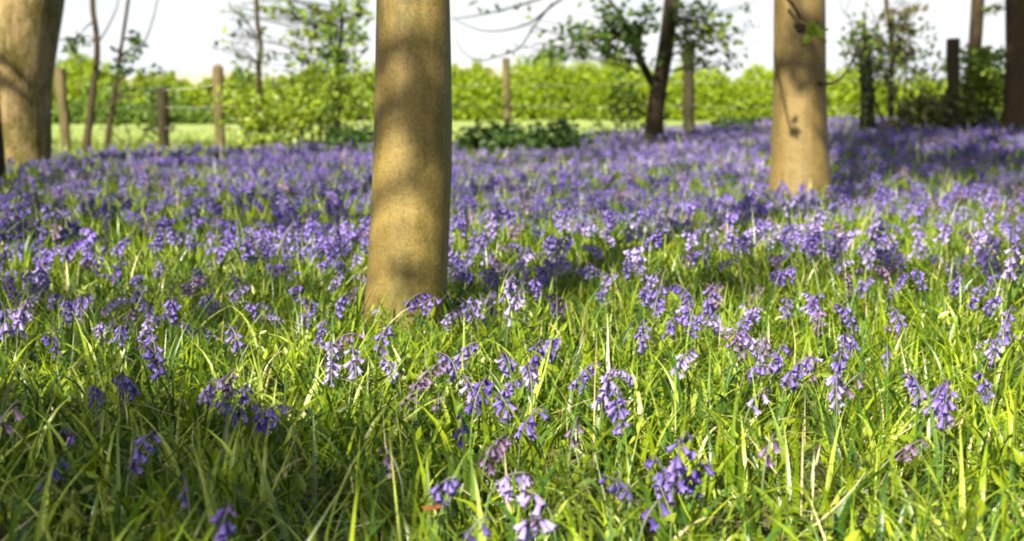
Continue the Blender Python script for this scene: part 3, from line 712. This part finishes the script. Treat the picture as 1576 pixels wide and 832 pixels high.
# tussocks of strap leaves seen in the photograph
for u, v, nn, Lm, wd, br_, sp in ((935, 425, 60, .34, .013, .12, .16), (970, 405, 36, .32, .013, .1, .14), (1440, 345, 40, .42, .013, .75, .12), (1470, 350, 24, .4, .012, .5, .14), (150, 425, 40, .36, .014, .6, .12), (90, 610, 40, .3, .01, .1, .12), (985, 600, 30, .28, .009, .35, .1), (1215, 520, 24, .3, .008, .5, .08), (1070, 560, 24, .28, .008, .55, .1), (420, 800, 24, .24, .012, .45, .1), (780, 820, 14, .2, .01, .7, .06), (240, 640, 30, .3, .008, .3, .12), (1120, 770, 14, .25, .012, .7, .07), (260, 385, 50, .3, .013, .15, .3), (500, 430, 40, .3, .012, .4, .25), (1300, 400, 40, .34, .012, .6, .3)):
    g = at_z(u, v, 0)[:2]; q = excl(g + R.normal(0, sp, (nn, 2))); n = len(q)
    blades(gm, q, Lm * .68 * R.uniform(.7, 1.15, n), .85 * wd * R.uniform(.7, 1.2, n), np.abs(R.normal(.1, .15, n)), R.normal(.7, .45, n), 7, grass_cols(n, .02, br_, .2), keel=.5)
# small leafy growth low in the near grass
xy = excl(wedge(20000, 1.05, 5.0)); n = len(xy)
q = np.c_[xy, ground_z(xy[:, 0], xy[:, 1]) + np.abs(R.normal(.03, .035, n)) + .008]
leaves(gm, q, .022, (.05, .10, .005), (.20, .25, .012), aspect=.36, droop=-.3, jitter=.5)
tag(gm.build('grass', M_GRASS), 'tangled green grass and strap leaves between the bluebells', 'grass', kind='stuff')
# short pale field grass just beyond the fence
gf = MB(); n = 9000; xy = np.stack([R.uniform(-14, 14, n), R.uniform(24.5, 34, n)], 1)
c_ = lerp((.14, .21, .035), (.27, .32, .10), R.random(n))
blades(gf, xy, R.uniform(.08, .22, n), R.uniform(.012, .025, n), np.abs(R.normal(0, .3, n)), R.normal(.5, .4, n), 2, c_, z0=np.full(n, .01))
tag(gf.build('field_grass', M_GRASS), 'pale sunlit field grass beyond the fence', 'grass', kind='stuff')

# ------------------------------------------------------------------ bluebells
TONES = {'violet blue': ((.080, .050, .255), (.23, .17, .485)), 'pale lilac': ((.17, .125, .36), (.38, .315, .58)), 'deep violet': ((.047, .024, .17), (.125, .08, .36)), 'faded mauve': ((.08, .04, .095), (.25, .17, .30))}
TN = list(TONES)
def bell_arrays(seg, rings, closed=False, L=.017, ped=.0055):
    """pedicel then a narrow six-lobed bell opening towards -Z; returns V, faces, gradient 0 base .. 1 tip"""
    V, Fs, g = [], [], []
    prof = rings
    a = np.linspace(0, 2 * np.pi, seg, endpoint=False)
    lobe = (np.cos(6 * a / 1) if seg >= 12 else np.zeros(seg))
    pa = np.linspace(0, 2 * np.pi, 3, endpoint=False)
    for z, rr in ((0, .0009), (-ped, .0011)):
        V.append(np.stack([np.cos(pa) * rr, np.sin(pa) * rr, np.full(3, z)], 1)); g.append(np.full(3, -.6))
    Fs.append(np.array([(0, 1, 4, 3), (1, 2, 5, 4), (2, 0, 3, 5)]))
    o = 6
    for i, (s, rr, lz) in enumerate(prof):
        z = -ped - s * L
        w = (lobe if lz else 0)
        zz = z + np.zeros(seg) + (lz * L * -w)
        r_ = rr * (1 + (.28 * w if lz else 0))
        if closed: r_ = rr * np.ones(seg); zz = np.full(seg, z)
        V.append(np.stack([np.cos(a) * r_, np.sin(a) * r_, zz], 1)); g.append(np.full(seg, s))
        if i:
            j = np.arange(seg); j2 = (j + 1) % seg; b0 = o + (i - 1) * seg
            Fs.append(np.stack([b0 + j, b0 + j2, b0 + seg + j2, b0 + seg + j], 1))
    if closed: Fs.append((o + (len(prof) - 1) * seg + np.arange(seg))[None])
    else: Fs.append((o + np.arange(seg))[None])
    return np.concatenate(V), Fs, np.concatenate(g)
OPEN = [(0, .0020, 0), (.14, .0036, 0), (.45, .0041, 0), (.68, .0046, 0), (.84, .0052, .02), (.95, .0068, .08), (.92, .0078, .10)]
BUD = [(0, .0015, 0), (.2, .0028, 0), (.6, .0032, 0), (.9, .0020, 0), (1.0, .0006, 0)]
OPEN_LOW = [(0, .0020, 0), (.2, .0040, 0), (.7, .0048, 0), (1.0, .0085, 0)]
BUD_LOW = [(0, .0015, 0), (.5, .0033, 0), (1.0, .0008, 0)]
def tone_cols(g, tone):
    a, b = (np.array(x) for x in TONES[tone]); t = np.clip(g, 0, 1)[:, None]
    c = a * (1 - t) + b * t
    c[g < 0] = (.055, .03, .085)
    return c
BELL_ME, BUD_ME = {}, {}
for tn in TN:
    for lst, me, rings, cl_ in ((BELL_ME, 'bell', OPEN, False), (BUD_ME, 'bud', BUD, True)):
        V, Fs, g = bell_arrays(12 if not cl_ else 8, rings, cl_, L=.021 if not cl_ else .013)
        m = MB(); m.add(V, Fs, tone_cols(g, tn) * ((.62, .5, .55) if cl_ else 1.0)); lst[tn] = m.mesh(me, M_PETAL)

def frame_to(d, roll=0.0):
    """matrix taking -Z to direction d"""
    q = Vector((0, 0, -1)).rotation_difference(Vector(d)).to_matrix()
    return np.array(q @ Matrix.Rotation(roll, 3, 'Z'))
def make_proto(rng, H, nod, nb, lean):
    n = 14; t = np.linspace(0, 1, n)
    ang = lean + nod * np.clip((t - .55) / .45, 0, 1) ** 1.4
    ds = H / (n - 1)
    P = np.zeros((n, 3))
    for i in range(1, n): P[i] = P[i - 1] + ds * np.array([math.sin(ang[i]), 0, math.cos(ang[i])])
    bells = []
    hl = H * min(.15 + .012 * nb, .30)
    for k in range(nb):
        f = 1 - (hl / H) * (1 - k / max(nb - 1, 1)) if nb > 1 else 1
        f = np.clip(f + rng.normal(0, .01), .3, .995)
        x = f * (n - 1); i = min(int(x), n - 2); p = P[i] + (P[i + 1] - P[i]) * (x - i)
        az = (k * 2.4 + rng.normal(0, .4)); az = az if nod < .35 else math.atan2(math.sin(az) * .9, math.cos(az) + .55)
        out = np.array([math.cos(az), math.sin(az), 0])
        young = k / max(nb - 1, 1)
        d = out * rng.uniform(.4, .8) + np.array([0, 0, -rng.uniform(.6, 1.2) + .3 * young])
        d /= np.linalg.norm(d)
        bud = young > .8 and rng.random() < .75
        bells.append((p + out * .002, frame_to(d, rng.uniform(0, 6.28)), (rng.uniform(.58, .82) * (1.0 - .2 * young)), bud))
    lv = []
    for k in range(rng.integers(3, 5)):
        lv.append((rng.uniform(0, 6.28), rng.uniform(.11, .19), rng.uniform(.006, .0105), rng.uniform(.15, .55), rng.uniform(.3, 1.3)))
    return dict(P=P, bells=bells, leaves=lv, H=H, center=np.mean([b[0] for b in bells], 0) + np.array([0, 0, -.012]), nod=nod, lean=lean)
prng = np.random.default_rng(5)
PROTOS = []
for k in range(14):
    PROTOS.append(make_proto(prng, prng.uniform(.15, .205), prng.uniform(.55, 1.6), int(prng.integers(9, 15)), prng.uniform(0, .16)))
LEANER = make_proto(prng, .185, .6, 8, .75); SPARSE = make_proto(prng, .17, .9, 4, .1); DENSE = [make_proto(prng, .175, .45, 13, .05), make_proto(prng, .185, .3, 14, .03)]
LONG = make_proto(prng, .17, 1.5, 8, .1)
ALLP = PROTOS + [LEANER, SPARSE] + DENSE + [LONG]
def stem_mesh(p):
    m = MB(); n = len(p['P']); rr = np.linspace(.0021, .0010, n)
    c = lerp((.09, .16, .02), (.11, .09, .12), np.linspace(0, 1, n) ** 2)
    tube(m, p['P'], rr, 6, smooth=False); c6 = np.repeat(c, 6, 0); m.C[-1] = np.concatenate([c6, c[:1], c[-1:]])
    return m.mesh('stem', M_STEM)
def leaf_arrays(az, L, w, tilt, bend, seg):
    t = np.linspace(0, 1, seg + 1); a = tilt + bend * t ** 1.4
    hx = np.r_[0, np.cumsum(np.sin(a[:-1]) * L / seg)]; hz = np.r_[0, np.cumsum(np.cos(a[:-1]) * L / seg)]
    wd = w * .5 * (1 - t ** 2.6)
    c, s = math.cos(az), math.sin(az)
    ctr = np.stack([hx * c, hx * s, np.maximum(hz, .005)], 1); sd_ = np.stack([-s * wd, c * wd, .3 * wd], 1); sd2 = np.stack([s * wd, -c * wd, .3 * wd], 1)
    V = np.concatenate([ctr + sd_, ctr, ctr + sd2]); n = seg + 1
    i = np.arange(seg)
    return V, np.concatenate([np.stack([i, i + 1, n + i + 1, n + i], 1), np.stack([n + i, n + i + 1, 2 * n + i + 1, 2 * n + i], 1)])
for p in ALLP:
    p['stem_me'] = stem_mesh(p)
    p['leaf_me'] = []
    for lf_ in p['leaves']:
        V, Fq = leaf_arrays(*lf_, 7); m = MB(); tcol = prng.random()
        m.add(V, Fq, np.array((.05, .115, .014)) * (1 - tcol) + np.array((.13, .19, .02)) * tcol); p['leaf_me'].append(m.mesh('leaf', M_GRASS))

def plant_bluebell(p, x, y, rz, sc, tone, label, group, bellsc=1.0):
    root = link('bluebell', None, None, (x, y, float(ground_z(x, y)) - .004)); root.empty_display_size = .03
    root.rotation_euler = (0, 0, rz); root.scale = (sc, sc, sc)
    tag(root, label, 'bluebell', group)
    link('stem', p['stem_me'], root)
    for me in p['leaf_me']: link('leaf', me, root)
    for pos, M3, s, bud in p['bells']:
        o = link('bud' if bud else 'bell', (BUD_ME if bud else BELL_ME)[tone], root)
        m4 = Matrix.Identity(4)
        for i in range(3):
            for j in range(3): m4[i][j] = M3[i][j] * s * bellsc
            m4[i][3] = pos[i]
        o.matrix_basis = m4
    return root
def place_head(p, u, v, rz, sc):
    """ground position so that the flower head shows at this point of the photograph's view"""
    c = p['center'] * sc; g = 0.0
    for _ in range(3):
        h = at_z(u, v, c[2] + g)
        x = h[0] - (c[0] * math.cos(rz) - c[1] * math.sin(rz)); y = h[1] - (c[0] * math.sin(rz) + c[1] * math.cos(rz))
        g = float(ground_z(x, y))
    return x, y
# the flower heads that stand out in the photograph
NAMED = [
 (790, 742, LONG, 1.05, 'pale lilac', -.2, 1.5, 'large pale lilac bluebell with long hanging bells, bottom of the frame right of centre'),
 (820, 770, LONG, .95, 'pale lilac', 2.6, 1.45, 'pale bluebell with long tapering bells drooping low at the bottom centre'),
 (765, 690, PROTOS[3], 1.0, 'faded mauve', .8, 1.2, 'faded mauve bluebell directly above the long pale hanging bells'),
 (685, 752, PROTOS[5], 1.0, 'violet blue', -.6, 1.3, 'violet bluebell left of the long pale hanging bells at the bottom'),
 (935, 598, DENSE[0], 1.1, 'pale lilac', .4, 1.3, 'round dense lilac bluebell head alone in the grass, right of the middle trunk'),
 (952, 630, DENSE[1], 1.0, 'violet blue', 2.0, 1.2, 'violet bluebell head tucked below the round lilac one'),
 (1045, 708, DENSE[1], 1.05, 'violet blue', .2, 1.35, 'big violet cluster of bells in the lower right centre grass'),
 (1020, 735, PROTOS[2], 1.0, 'violet blue', 2.8, 1.3, 'violet bluebell on the left of the big lower right cluster'),
 (1070, 735, PROTOS[7], 1.0, 'deep violet', -.4, 1.25, 'deep violet bluebell on the right of the big lower right cluster'),
 (948, 748, LEANER, .95, 'violet blue', 2.9, 1.25, 'bluebell leaning sideways to the left of the big lower right cluster'),
 (1010, 785, SPARSE, .95, 'deep violet', .5, 1.25, 'sparse deep violet bluebell hanging below the big lower right cluster'),
 (345, 815, DENSE[0], .9, 'violet blue', 1.0, 1.45, 'plump violet bluebell cut by the bottom edge on the left'),
 (238, 540, DENSE[0], 1.0, 'violet blue', 2.2, 1.15, 'round violet bluebell in the left grass under the green tufts'),
 (1092, 462, DENSE[1], 1.15, 'violet blue', .3, 1.25, 'largest bluebell of the dense violet knot right of centre'),
 (1062, 490, DENSE[0], 1.05, 'violet blue', 1.8, 1.2, 'lowest bluebell of the dense violet knot right of centre'),
 (1050, 450, PROTOS[9], 1.1, 'deep violet', 2.5, 1.2, 'dark upper bluebell of the dense violet knot right of centre'),
 (1015, 456, PROTOS[1], 1.05, 'violet blue', .9, 1.2, 'left outlier of the dense violet knot right of centre'),
 (990, 515, DENSE[1], .95, 'violet blue', 1.3, 1.2, 'small violet bluebell below left of the dense violet knot'),
 (1140, 522, PROTOS[4], 1.0, 'violet blue', .0, 1.3, 'left bluebell of a close pair below the dense violet knot'),
 (1162, 532, PROTOS[6], 1.0, 'pale lilac', 2.4, 1.25, 'right bluebell of a close pair below the dense violet knot'),
 (1228, 572, PROTOS[8], 1.05, 'violet blue', -.3, 1.3, 'slim upright violet bluebell left of the double lit head'),
 (1293, 560, DENSE[1], 1.0, 'violet blue', .6, 1.2, 'upper head of the double lit bluebell on the right'),
 (1287, 602, DENSE[0], .95, 'pale lilac', 1.5, 1.2, 'lower rounder head of the double lit bluebell on the right'),
 (1313, 592, SPARSE, 1.0, 'faded mauve', 0, 1.2, 'wilting mauve bluebell beside the double lit head'),
 (1456, 620, DENSE[1], 1.0, 'violet blue', 1.1, 1.3, 'tall violet spike alone in the bright grass on the far right'),
 (1515, 595, PROTOS[2], .95, 'violet blue', 2.2, 1.2, 'small violet bluebell right of the tall violet spike'),
 (1520, 540, LEANER, 1.0, 'pale lilac', 3.0, 1.15, 'leaning pale bluebell above the small violet one near the right edge'),
 (1558, 400, DENSE[1], 1.3, 'pale lilac', .2, 1.35, 'bright pale bluebell spike at the right edge'),
 (1550, 495, PROTOS[10], 1.05, 'violet blue', .7, 1.2, 'violet bluebell under the bright pale spike at the right edge'),
 (1186, 690, SPARSE, 1.0, 'faded mauve', 1.0, 1.3, 'wilted mauve bluebell on a single stalk in the lower right grass'),
 (1405, 690, LEANER, .9, 'faded mauve', .2, 1.25, 'fallen mauve bluebell lying over in the bright lower right grass'),
 (1208, 428, PROTOS[0], 1.05, 'violet blue', .5, 1.2, 'small violet bluebell in front of the right tan trunk'),
 (1248, 462, PROTOS[11], 1.0, 'pale lilac', 1.8, 1.2, 'pale bluebell a step nearer than the one before the right tan trunk'),
 (1262, 490, PROTOS[1], .95, 'faded mauve', 1.2, 1.2, 'faded bluebell hanging just under the pale one on the right'),
 (1168, 615, SPARSE, 1.0, 'pale lilac', .4, 1.2, 'pale sparse bluebell left of the slim upright violet one'),
 (1365, 545, SPARSE, 1.0, 'violet blue', 1.4, 1.1, 'tiny violet bluebell in the bright grass right of the double lit head'),
 (825, 550, DENSE[1], .95, 'deep violet', .3, 1.2, 'narrow deep violet bluebell in the grass right of the trunk foot'),
 (740, 605, PROTOS[12], 1.0, 'deep violet', .9, 1.3, 'dark violet bluebell in the loose clump below the trunk'),
 (775, 625, PROTOS[5], 1.05, 'violet blue', 2.1, 1.25, 'middle bluebell of the loose clump below the trunk'),
 (710, 660, SPARSE, 1.05, 'deep violet', 1.7, 1.35, 'nodding dark bluebell on the left of the loose clump below the trunk'),
 (817, 650, PROTOS[7], 1.0, 'violet blue', .1, 1.25, 'upright violet bluebell on the right of the loose clump below the trunk'),
 (665, 575, PROTOS[9], 1.0, 'faded mauve', .6, 1.25, 'mauve bluebell straight below the trunk foot'),
 (690, 560, PROTOS[3], 1.0, 'violet blue', 2.3, 1.2, 'violet bluebell close right of the mauve one below the trunk foot'),
 (718, 545, PROTOS[13], 1.0, 'violet blue', -.4, 1.2, 'nodding violet bluebell between the trunk foot and the loose clump'),
 (785, 443, DENSE[0], 1.15, 'pale lilac', .4, 1.3, 'bright pale bluebell beside the right side of the trunk base'),
 (755, 458, PROTOS[6], 1.0, 'violet blue', 1.2, 1.2, 'small violet bluebell between the trunk base and the bright pale one'),
 (545, 558, PROTOS[2], 1.0, 'pale lilac', 2.0, 1.3, 'pale lilac bluebell in the grass left below the trunk foot'),
 (495, 512, DENSE[0], .9, 'violet blue', .7, 1.15, 'compact violet bluebell a little left of the trunk foot'),
 (640, 462, PROTOS[9], 1.0, 'deep violet', .4, 1.3, 'violet bluebell standing right against the foot of the smooth trunk'),
 (655, 445, SPARSE, 1.05, 'violet blue', -.3, 1.25, 'tall nodding bluebell in front of the lit trunk base'),
 (720, 475, PROTOS[4], 1.0, 'pale lilac', 2.9, 1.25, 'pale bluebell leaning at the right corner of the trunk foot'),
 (575, 432, LONG, 1.1, 'violet blue', 2.8, 1.1, 'arched bluebell stalk bending over at the left edge of the trunk base'),
 (35, 488, DENSE[0], 1.15, 'pale lilac', .6, 1.3, 'bright lilac bluebell near the left edge above the dark grass'),
 (8, 495, PROTOS[8], 1.1, 'pale lilac', 1.9, 1.25, 'pale bluebell cut by the left edge above the dark grass'),
 (220, 692, PROTOS[12], .95, 'violet blue', .5, 1.2, 'bluish bluebell in the shade of the left foreground'),
 (100, 665, LEANER, .95, 'deep violet', 2.8, 1.2, 'leaning dark violet bluebell in the shaded left foreground'),
 (85, 728, LEANER, .9, 'violet blue', 1.2, 1.25, 'violet bluebell sprawling low in the shaded left corner'),
 (285, 752, SPARSE, .9, 'violet blue', 2.0, 1.2, 'sparse violet bluebell in the dark grass left of the bottom centre'),
 (415, 640, PROTOS[0], .95, 'deep violet', .3, 1.15, 'dark bluebell in the half shade left of the loose clump'),
 (15, 640, SPARSE, 1.0, 'faded mauve', .9, 1.25, 'mauve budding bluebell against the dark left edge'),
 (600, 710, SPARSE, .95, 'faded mauve', 2.4, 1.25, 'dull mauve bluebell in the grass left of the bottom violet one'),
 (735, 815, SPARSE, .85, 'deep violet', .3, 1.3, 'dark bluebell tip at the bottom edge under the long pale bells'),
 (885, 662, SPARSE, 1.0, 'faded mauve', 1.2, 1.15, 'lone mauve bud stalk between the loose clump and the round lilac head'),
 (1245, 372, DENSE[0], 1.2, 'violet blue', .4, 1.2, 'blue violet bluebell head in the grass in front of the right tan trunk'),
]
NAMED_XY = []
for u, v, p, sc, tone, rz, bs, lab in NAMED:
    x, y = place_head(p, u, v, rz, sc); NAMED_XY.append((x, y))
    plant_bluebell(p, x, y, rz, sc, tone, lab, 'bluebells that stand out in the near grass', .4 + .6 * bs)

# all the other bluebells, as dense as the photograph shows them
VROWS = [200, 230, 265, 300, 340, 380, 420, 460, 510, 560, 620, 700, 780, 832]
UCOLS = [0, 110, 220, 330, 450, 560, 700, 820, 940, 1060, 1180, 1300, 1420, 1576]
DENS = np.array([
 [.1, .3, .4, .6, .8, .6, .6, .9, 1, 1, 1, 1, 1, 1],
 [.3, .5, .8, .9, 1, .9, .9, 1, 1, 1, 1, 1, 1, 1],
 [.2, .4, .9, 1, 1, .9, 1, 1, 1, 1, 1, 1, 1, .9],
 [.6, .7, .9, 1, 1, .9, 1, 1, 1, 1, .9, 1, .9, .9],
 [1, .7, .6, .8, .9, .8, .8, 1, 1, .9, .7, .7, .6, .7],
 [1, .6, .4, .6, .8, .7, .8, .9, .9, .5, .6, .7, .5, .5],
 [.9, .5, .5, .9, .8, .5, .7, .7, .3, .3, .3, .5, .35, .3],
 [1, .9, .8, .9, .8, .6, .7, .7, .4, .35, .35, .4, .3, .3],
 [.7, .65, .5, .4, .36, .4, .45, .33, .2, .2, .18, .18, .15, .22],
 [.3, .3, .27, .3, .28, .35, .3, .2, .1, .08, .06, .05, .05, .08],
 [.12, .13, .12, .12, .13, .15, .14, .1, .06, .04, .04, .03, .03, .04],
 [.09, .1, .09, .09, .08, .08, .07, .06, .04, .04, .02, .02, .02, .03],
 [.06, .06, .06, .06, .05, .05, .05, .05, .03, .03, .02, .02, .02, .02],
 [.04, .04, .04, .04, .04, .04, .04, .04, .03, .03, .02, .02, .02, .02]])
def dens_at(u, v):
    u = np.clip(u, 0, 1575.9); v = np.clip(v, 200, 831.9)
    i = np.clip(np.searchsorted(VROWS, v, 'right') - 1, 0, len(VROWS) - 2); j = np.clip(np.searchsorted(UCOLS, u, 'right') - 1, 0, len(UCOLS) - 2)
    vr, uc = np.array(VROWS, float), np.array(UCOLS, float)
    a = (v - vr[i]) / (vr[i + 1] - vr[i]); b_ = (u - uc[j]) / (uc[j + 1] - uc[j])
    return DENS[i, j] * (1 - a) * (1 - b_) + DENS[i + 1, j] * a * (1 - b_) + DENS[i, j + 1] * (1 - a) * b_ + DENS[i + 1, j + 1] * a * b_
cand = excl(wedge(52000, 1.35, 24, margin=.6))
near = cand[:, 1]
uu, vv = to_px(np.c_[cand, np.full(len(cand), .165)])
dn = dens_at(uu, vv)
patch = .55 + .45 * np.sin(cand[:, 0] * 3.1 + 1.3 * np.sin(cand[:, 1] * 1.7)) * np.sin(cand[:, 1] * 2.3 + cand[:, 0])
patch2 = .5 + .5 * np.sin(cand[:, 0] * 1.27 + 2 * np.sin(cand[:, 1] * .83 + 1)) * np.sin(cand[:, 1] * 1.1 - .6 * cand[:, 0])
prob = np.clip(dn * (.12 + 1.0 * patch * (.35 + .95 * patch2)) * 1.25, 0, 1)
far_ok = cand[:, 1] < np.interp(uu, [0, 200, 330, 480, 700, 830, 900, 1576], [14.5, 15, 16.5, 20, 20, 18, 24, 24])
keep = (R.random(len(cand)) < prob * np.interp(cand[:, 1], [2, 3, 4.5, 6, 10, 18], [1.15, 1.05, .95, .85, .68, .6])) & far_ok
cand, uu, vv = cand[keep], uu[keep], vv[keep]
nxy = np.array(NAMED_XY)
dmin = np.min(np.hypot(cand[:, None, 0] - nxy[None, :, 0], cand[:, None, 1] - nxy[None, :, 1]), 1)
ok = dmin > .035; cand, uu, vv = cand[ok], uu[ok], vv[ok]
pi = R.integers(0, 14, len(cand)); rz = R.uniform(0, 6.283, len(cand)); sc = R.uniform(.78, 1.08, len(cand))
drift = np.sin(cand[:, 0] * .9 + 1.7 * np.sin(cand[:, 1] * .6)) + R.normal(0, .55, len(cand))   # paler and deeper drifts
ti = np.where(drift > .95, 1, np.where(drift < -.75, 2, 0)); ti[R.random(len(cand)) < .09] = 3
inview = (uu > -20) & (uu < W + 20) & (vv < H + 10)
order = np.argsort(np.where(inview, cand[:, 1], 999))
N_IND = 300 - len(NAMED)
ind, rest = order[:N_IND], order[N_IND:]
def region(u, v):
    if v > 590: return ('in the shaded left foreground grass' if u < 480 else 'in the nearest grass below the smooth trunk' if u < 860 else 'in the bright nearest grass on the right')
    if u < 250: return 'in the grass near the left edge'
    if u < 540: return 'in the grass left of the smooth trunk'
    if u < 720: return 'around the foot of the smooth trunk'
    if u < 1120: return 'in the grass right of the smooth trunk'
    return 'in the sunny grass below the right tan trunk'
for i in ind:
    p = PROTOS[pi[i]]; tn = TN[ti[i]]
    pose = 'upright' if p['nod'] < .8 else ('nodding' if p['nod'] < 1.2 else 'drooping')
    few = sum(1 for b_ in p['bells'] if not b_[3])
    many = 'full' if few >= 8 else 'loose'
    rg = region(uu[i], vv[i])
    plant_bluebell(p, cand[i, 0], cand[i, 1], rz[i], sc[i], tn, f'{pose} {tn} bluebell, {many} head, {rg}', f'bluebells {rg}', 1.15)

# flattened low versions for the sea of flowers
def low_arrays(p):
    V, Fq, Ft, g = [], [], [], []
    o = 0
    def push(v, fs, gg):
        nonlocal o
        V.append(v); g.append(gg)
        for f in fs:
            if f.shape[1] == 4: Fq.append(f + o)
            elif f.shape[1] == 3: Ft.append(f + o)
            else:
                for k in range(1, f.shape[1] - 1): Ft.append(f[:, [0, k, k + 1]] + o)
        o += len(v)
    P = p['P'][::2]; n = len(P); a = np.arange(3) * 2.094
    v = (P[:, None, :] + np.stack([np.cos(a) * .002, np.sin(a) * .002, a * 0], 1)[None]).reshape(-1, 3)
    i = np.arange(n - 1)[:, None] * 3; j = np.arange(3)[None]; j2 = (j + 1) % 3
    push(v, [np.stack([i + j, i + j2, i + 3 + j2, i + 3 + j], -1).reshape(-1, 4)], np.full(len(v), -2.0))
    for lf_ in p['leaves'][:3]:
        v, f = leaf_arrays(*lf_, 4); push(v, [f], np.full(len(v), -3.0))
    for pos, M3, s, bud in p['bells']:
        bv, fs, gg = bell_arrays(6, BUD_LOW if bud else OPEN_LOW, bud, L=.013 if bud else .020)
        push(bv @ (M3 * s * 1.25).T + pos, fs, gg)
    return np.concatenate(V), np.concatenate(Fq), np.concatenate(Ft), np.concatenate(g)
sea_f, sea_l = MB(), MB()
sea = MB()
for k in range(14):
    V, Fq, Ft, g = low_arrays(PROTOS[k])
    sel = rest[pi[rest] == k]; n = len(sel)
    if not n: continue
    c, s = np.cos(rz[sel]), np.sin(rz[sel]); x0 = V[None] * sc[sel][:, None, None] * R.uniform(1.0, 1.25, n)[:, None, None]
    X = x0[..., 0] * c[:, None] - x0[..., 1] * s[:, None] + cand[sel, 0][:, None]
    Y = x0[..., 0] * s[:, None] + x0[..., 1] * c[:, None] + cand[sel, 1][:, None]
    Z = x0[..., 2] + ground_z(cand[sel, 0], cand[sel, 1])[:, None]
    off = (np.arange(n) * len(V))[:, None, None]
    ca = np.array([TONES[TN[t]][0] for t in ti[sel]]); cb = np.array([TONES[TN[t]][1] for t in ti[sel]])
    t_ = np.clip(g, 0, 1)[None, :, None]; C = ca[:, None] * (1 - t_) + cb[:, None] * t_
    C = C * R.uniform(.8, 1.25, (n, 1, 1))
    C[:, (g < 0) & (g > -1)] = (.055, .03, .085); C[:, g == -2] = (.10, .14, .04)
    C[:, g == -3] = grass_cols(n, .0, .45, .35)[:, None, :]
    sea.add(np.stack([X, Y, Z], -1).reshape(-1, 3), [(Fq[None] + off).reshape(-1, 4), (Ft[None] + off).reshape(-1, 3)], C.reshape(-1, 3))
tag(sea.build('bluebell_carpet', M_PETAL), 'sea of violet blue bluebells stretching back under the trees', 'bluebells', kind='stuff')
print('bluebells', len(cand), 'sea verts', sea.n, 'grass verts', gm.n)

# ------------------------------------------------------------------ a broad-leaved plant and a fallen leaf in the corner of the frame
g0 = at_z(58, 815, .06)
dk = tree_root('dock_plant', (g0[0], g0[1], float(ground_z(g0[0], g0[1]))), 'broad bright green leaves of a low plant in the bottom left corner', 'plant')
for az, L, w, tl, bd in ((.1, .13, .05, .9, .6), (1.4, .11, .045, .8, .7), (3.0, .14, .055, 1.0, .5), (4.4, .12, .05, .7, .9), (5.4, .10, .045, .9, .6)):
    V, Fq = leaf_arrays(az, L, w, tl, bd, 9); V[:, 2] += .06; m = MB(); m.add(V * .5, Fq, (.12, .21, .02)); m.build('leaf', M_GRASS, dk)
h0 = at_z(653, 792, .09)
m = MB(); V, Fq = leaf_arrays(.5, .035, .022, 1.2, .5, 6); m.add(V + np.array([h0[0], h0[1], h0[2]]), Fq, (.34, .12, .03))
tag(m.build('fallen_leaf', M_LEAF), 'small orange brown dead leaf caught in the grass at the bottom', 'leaf')
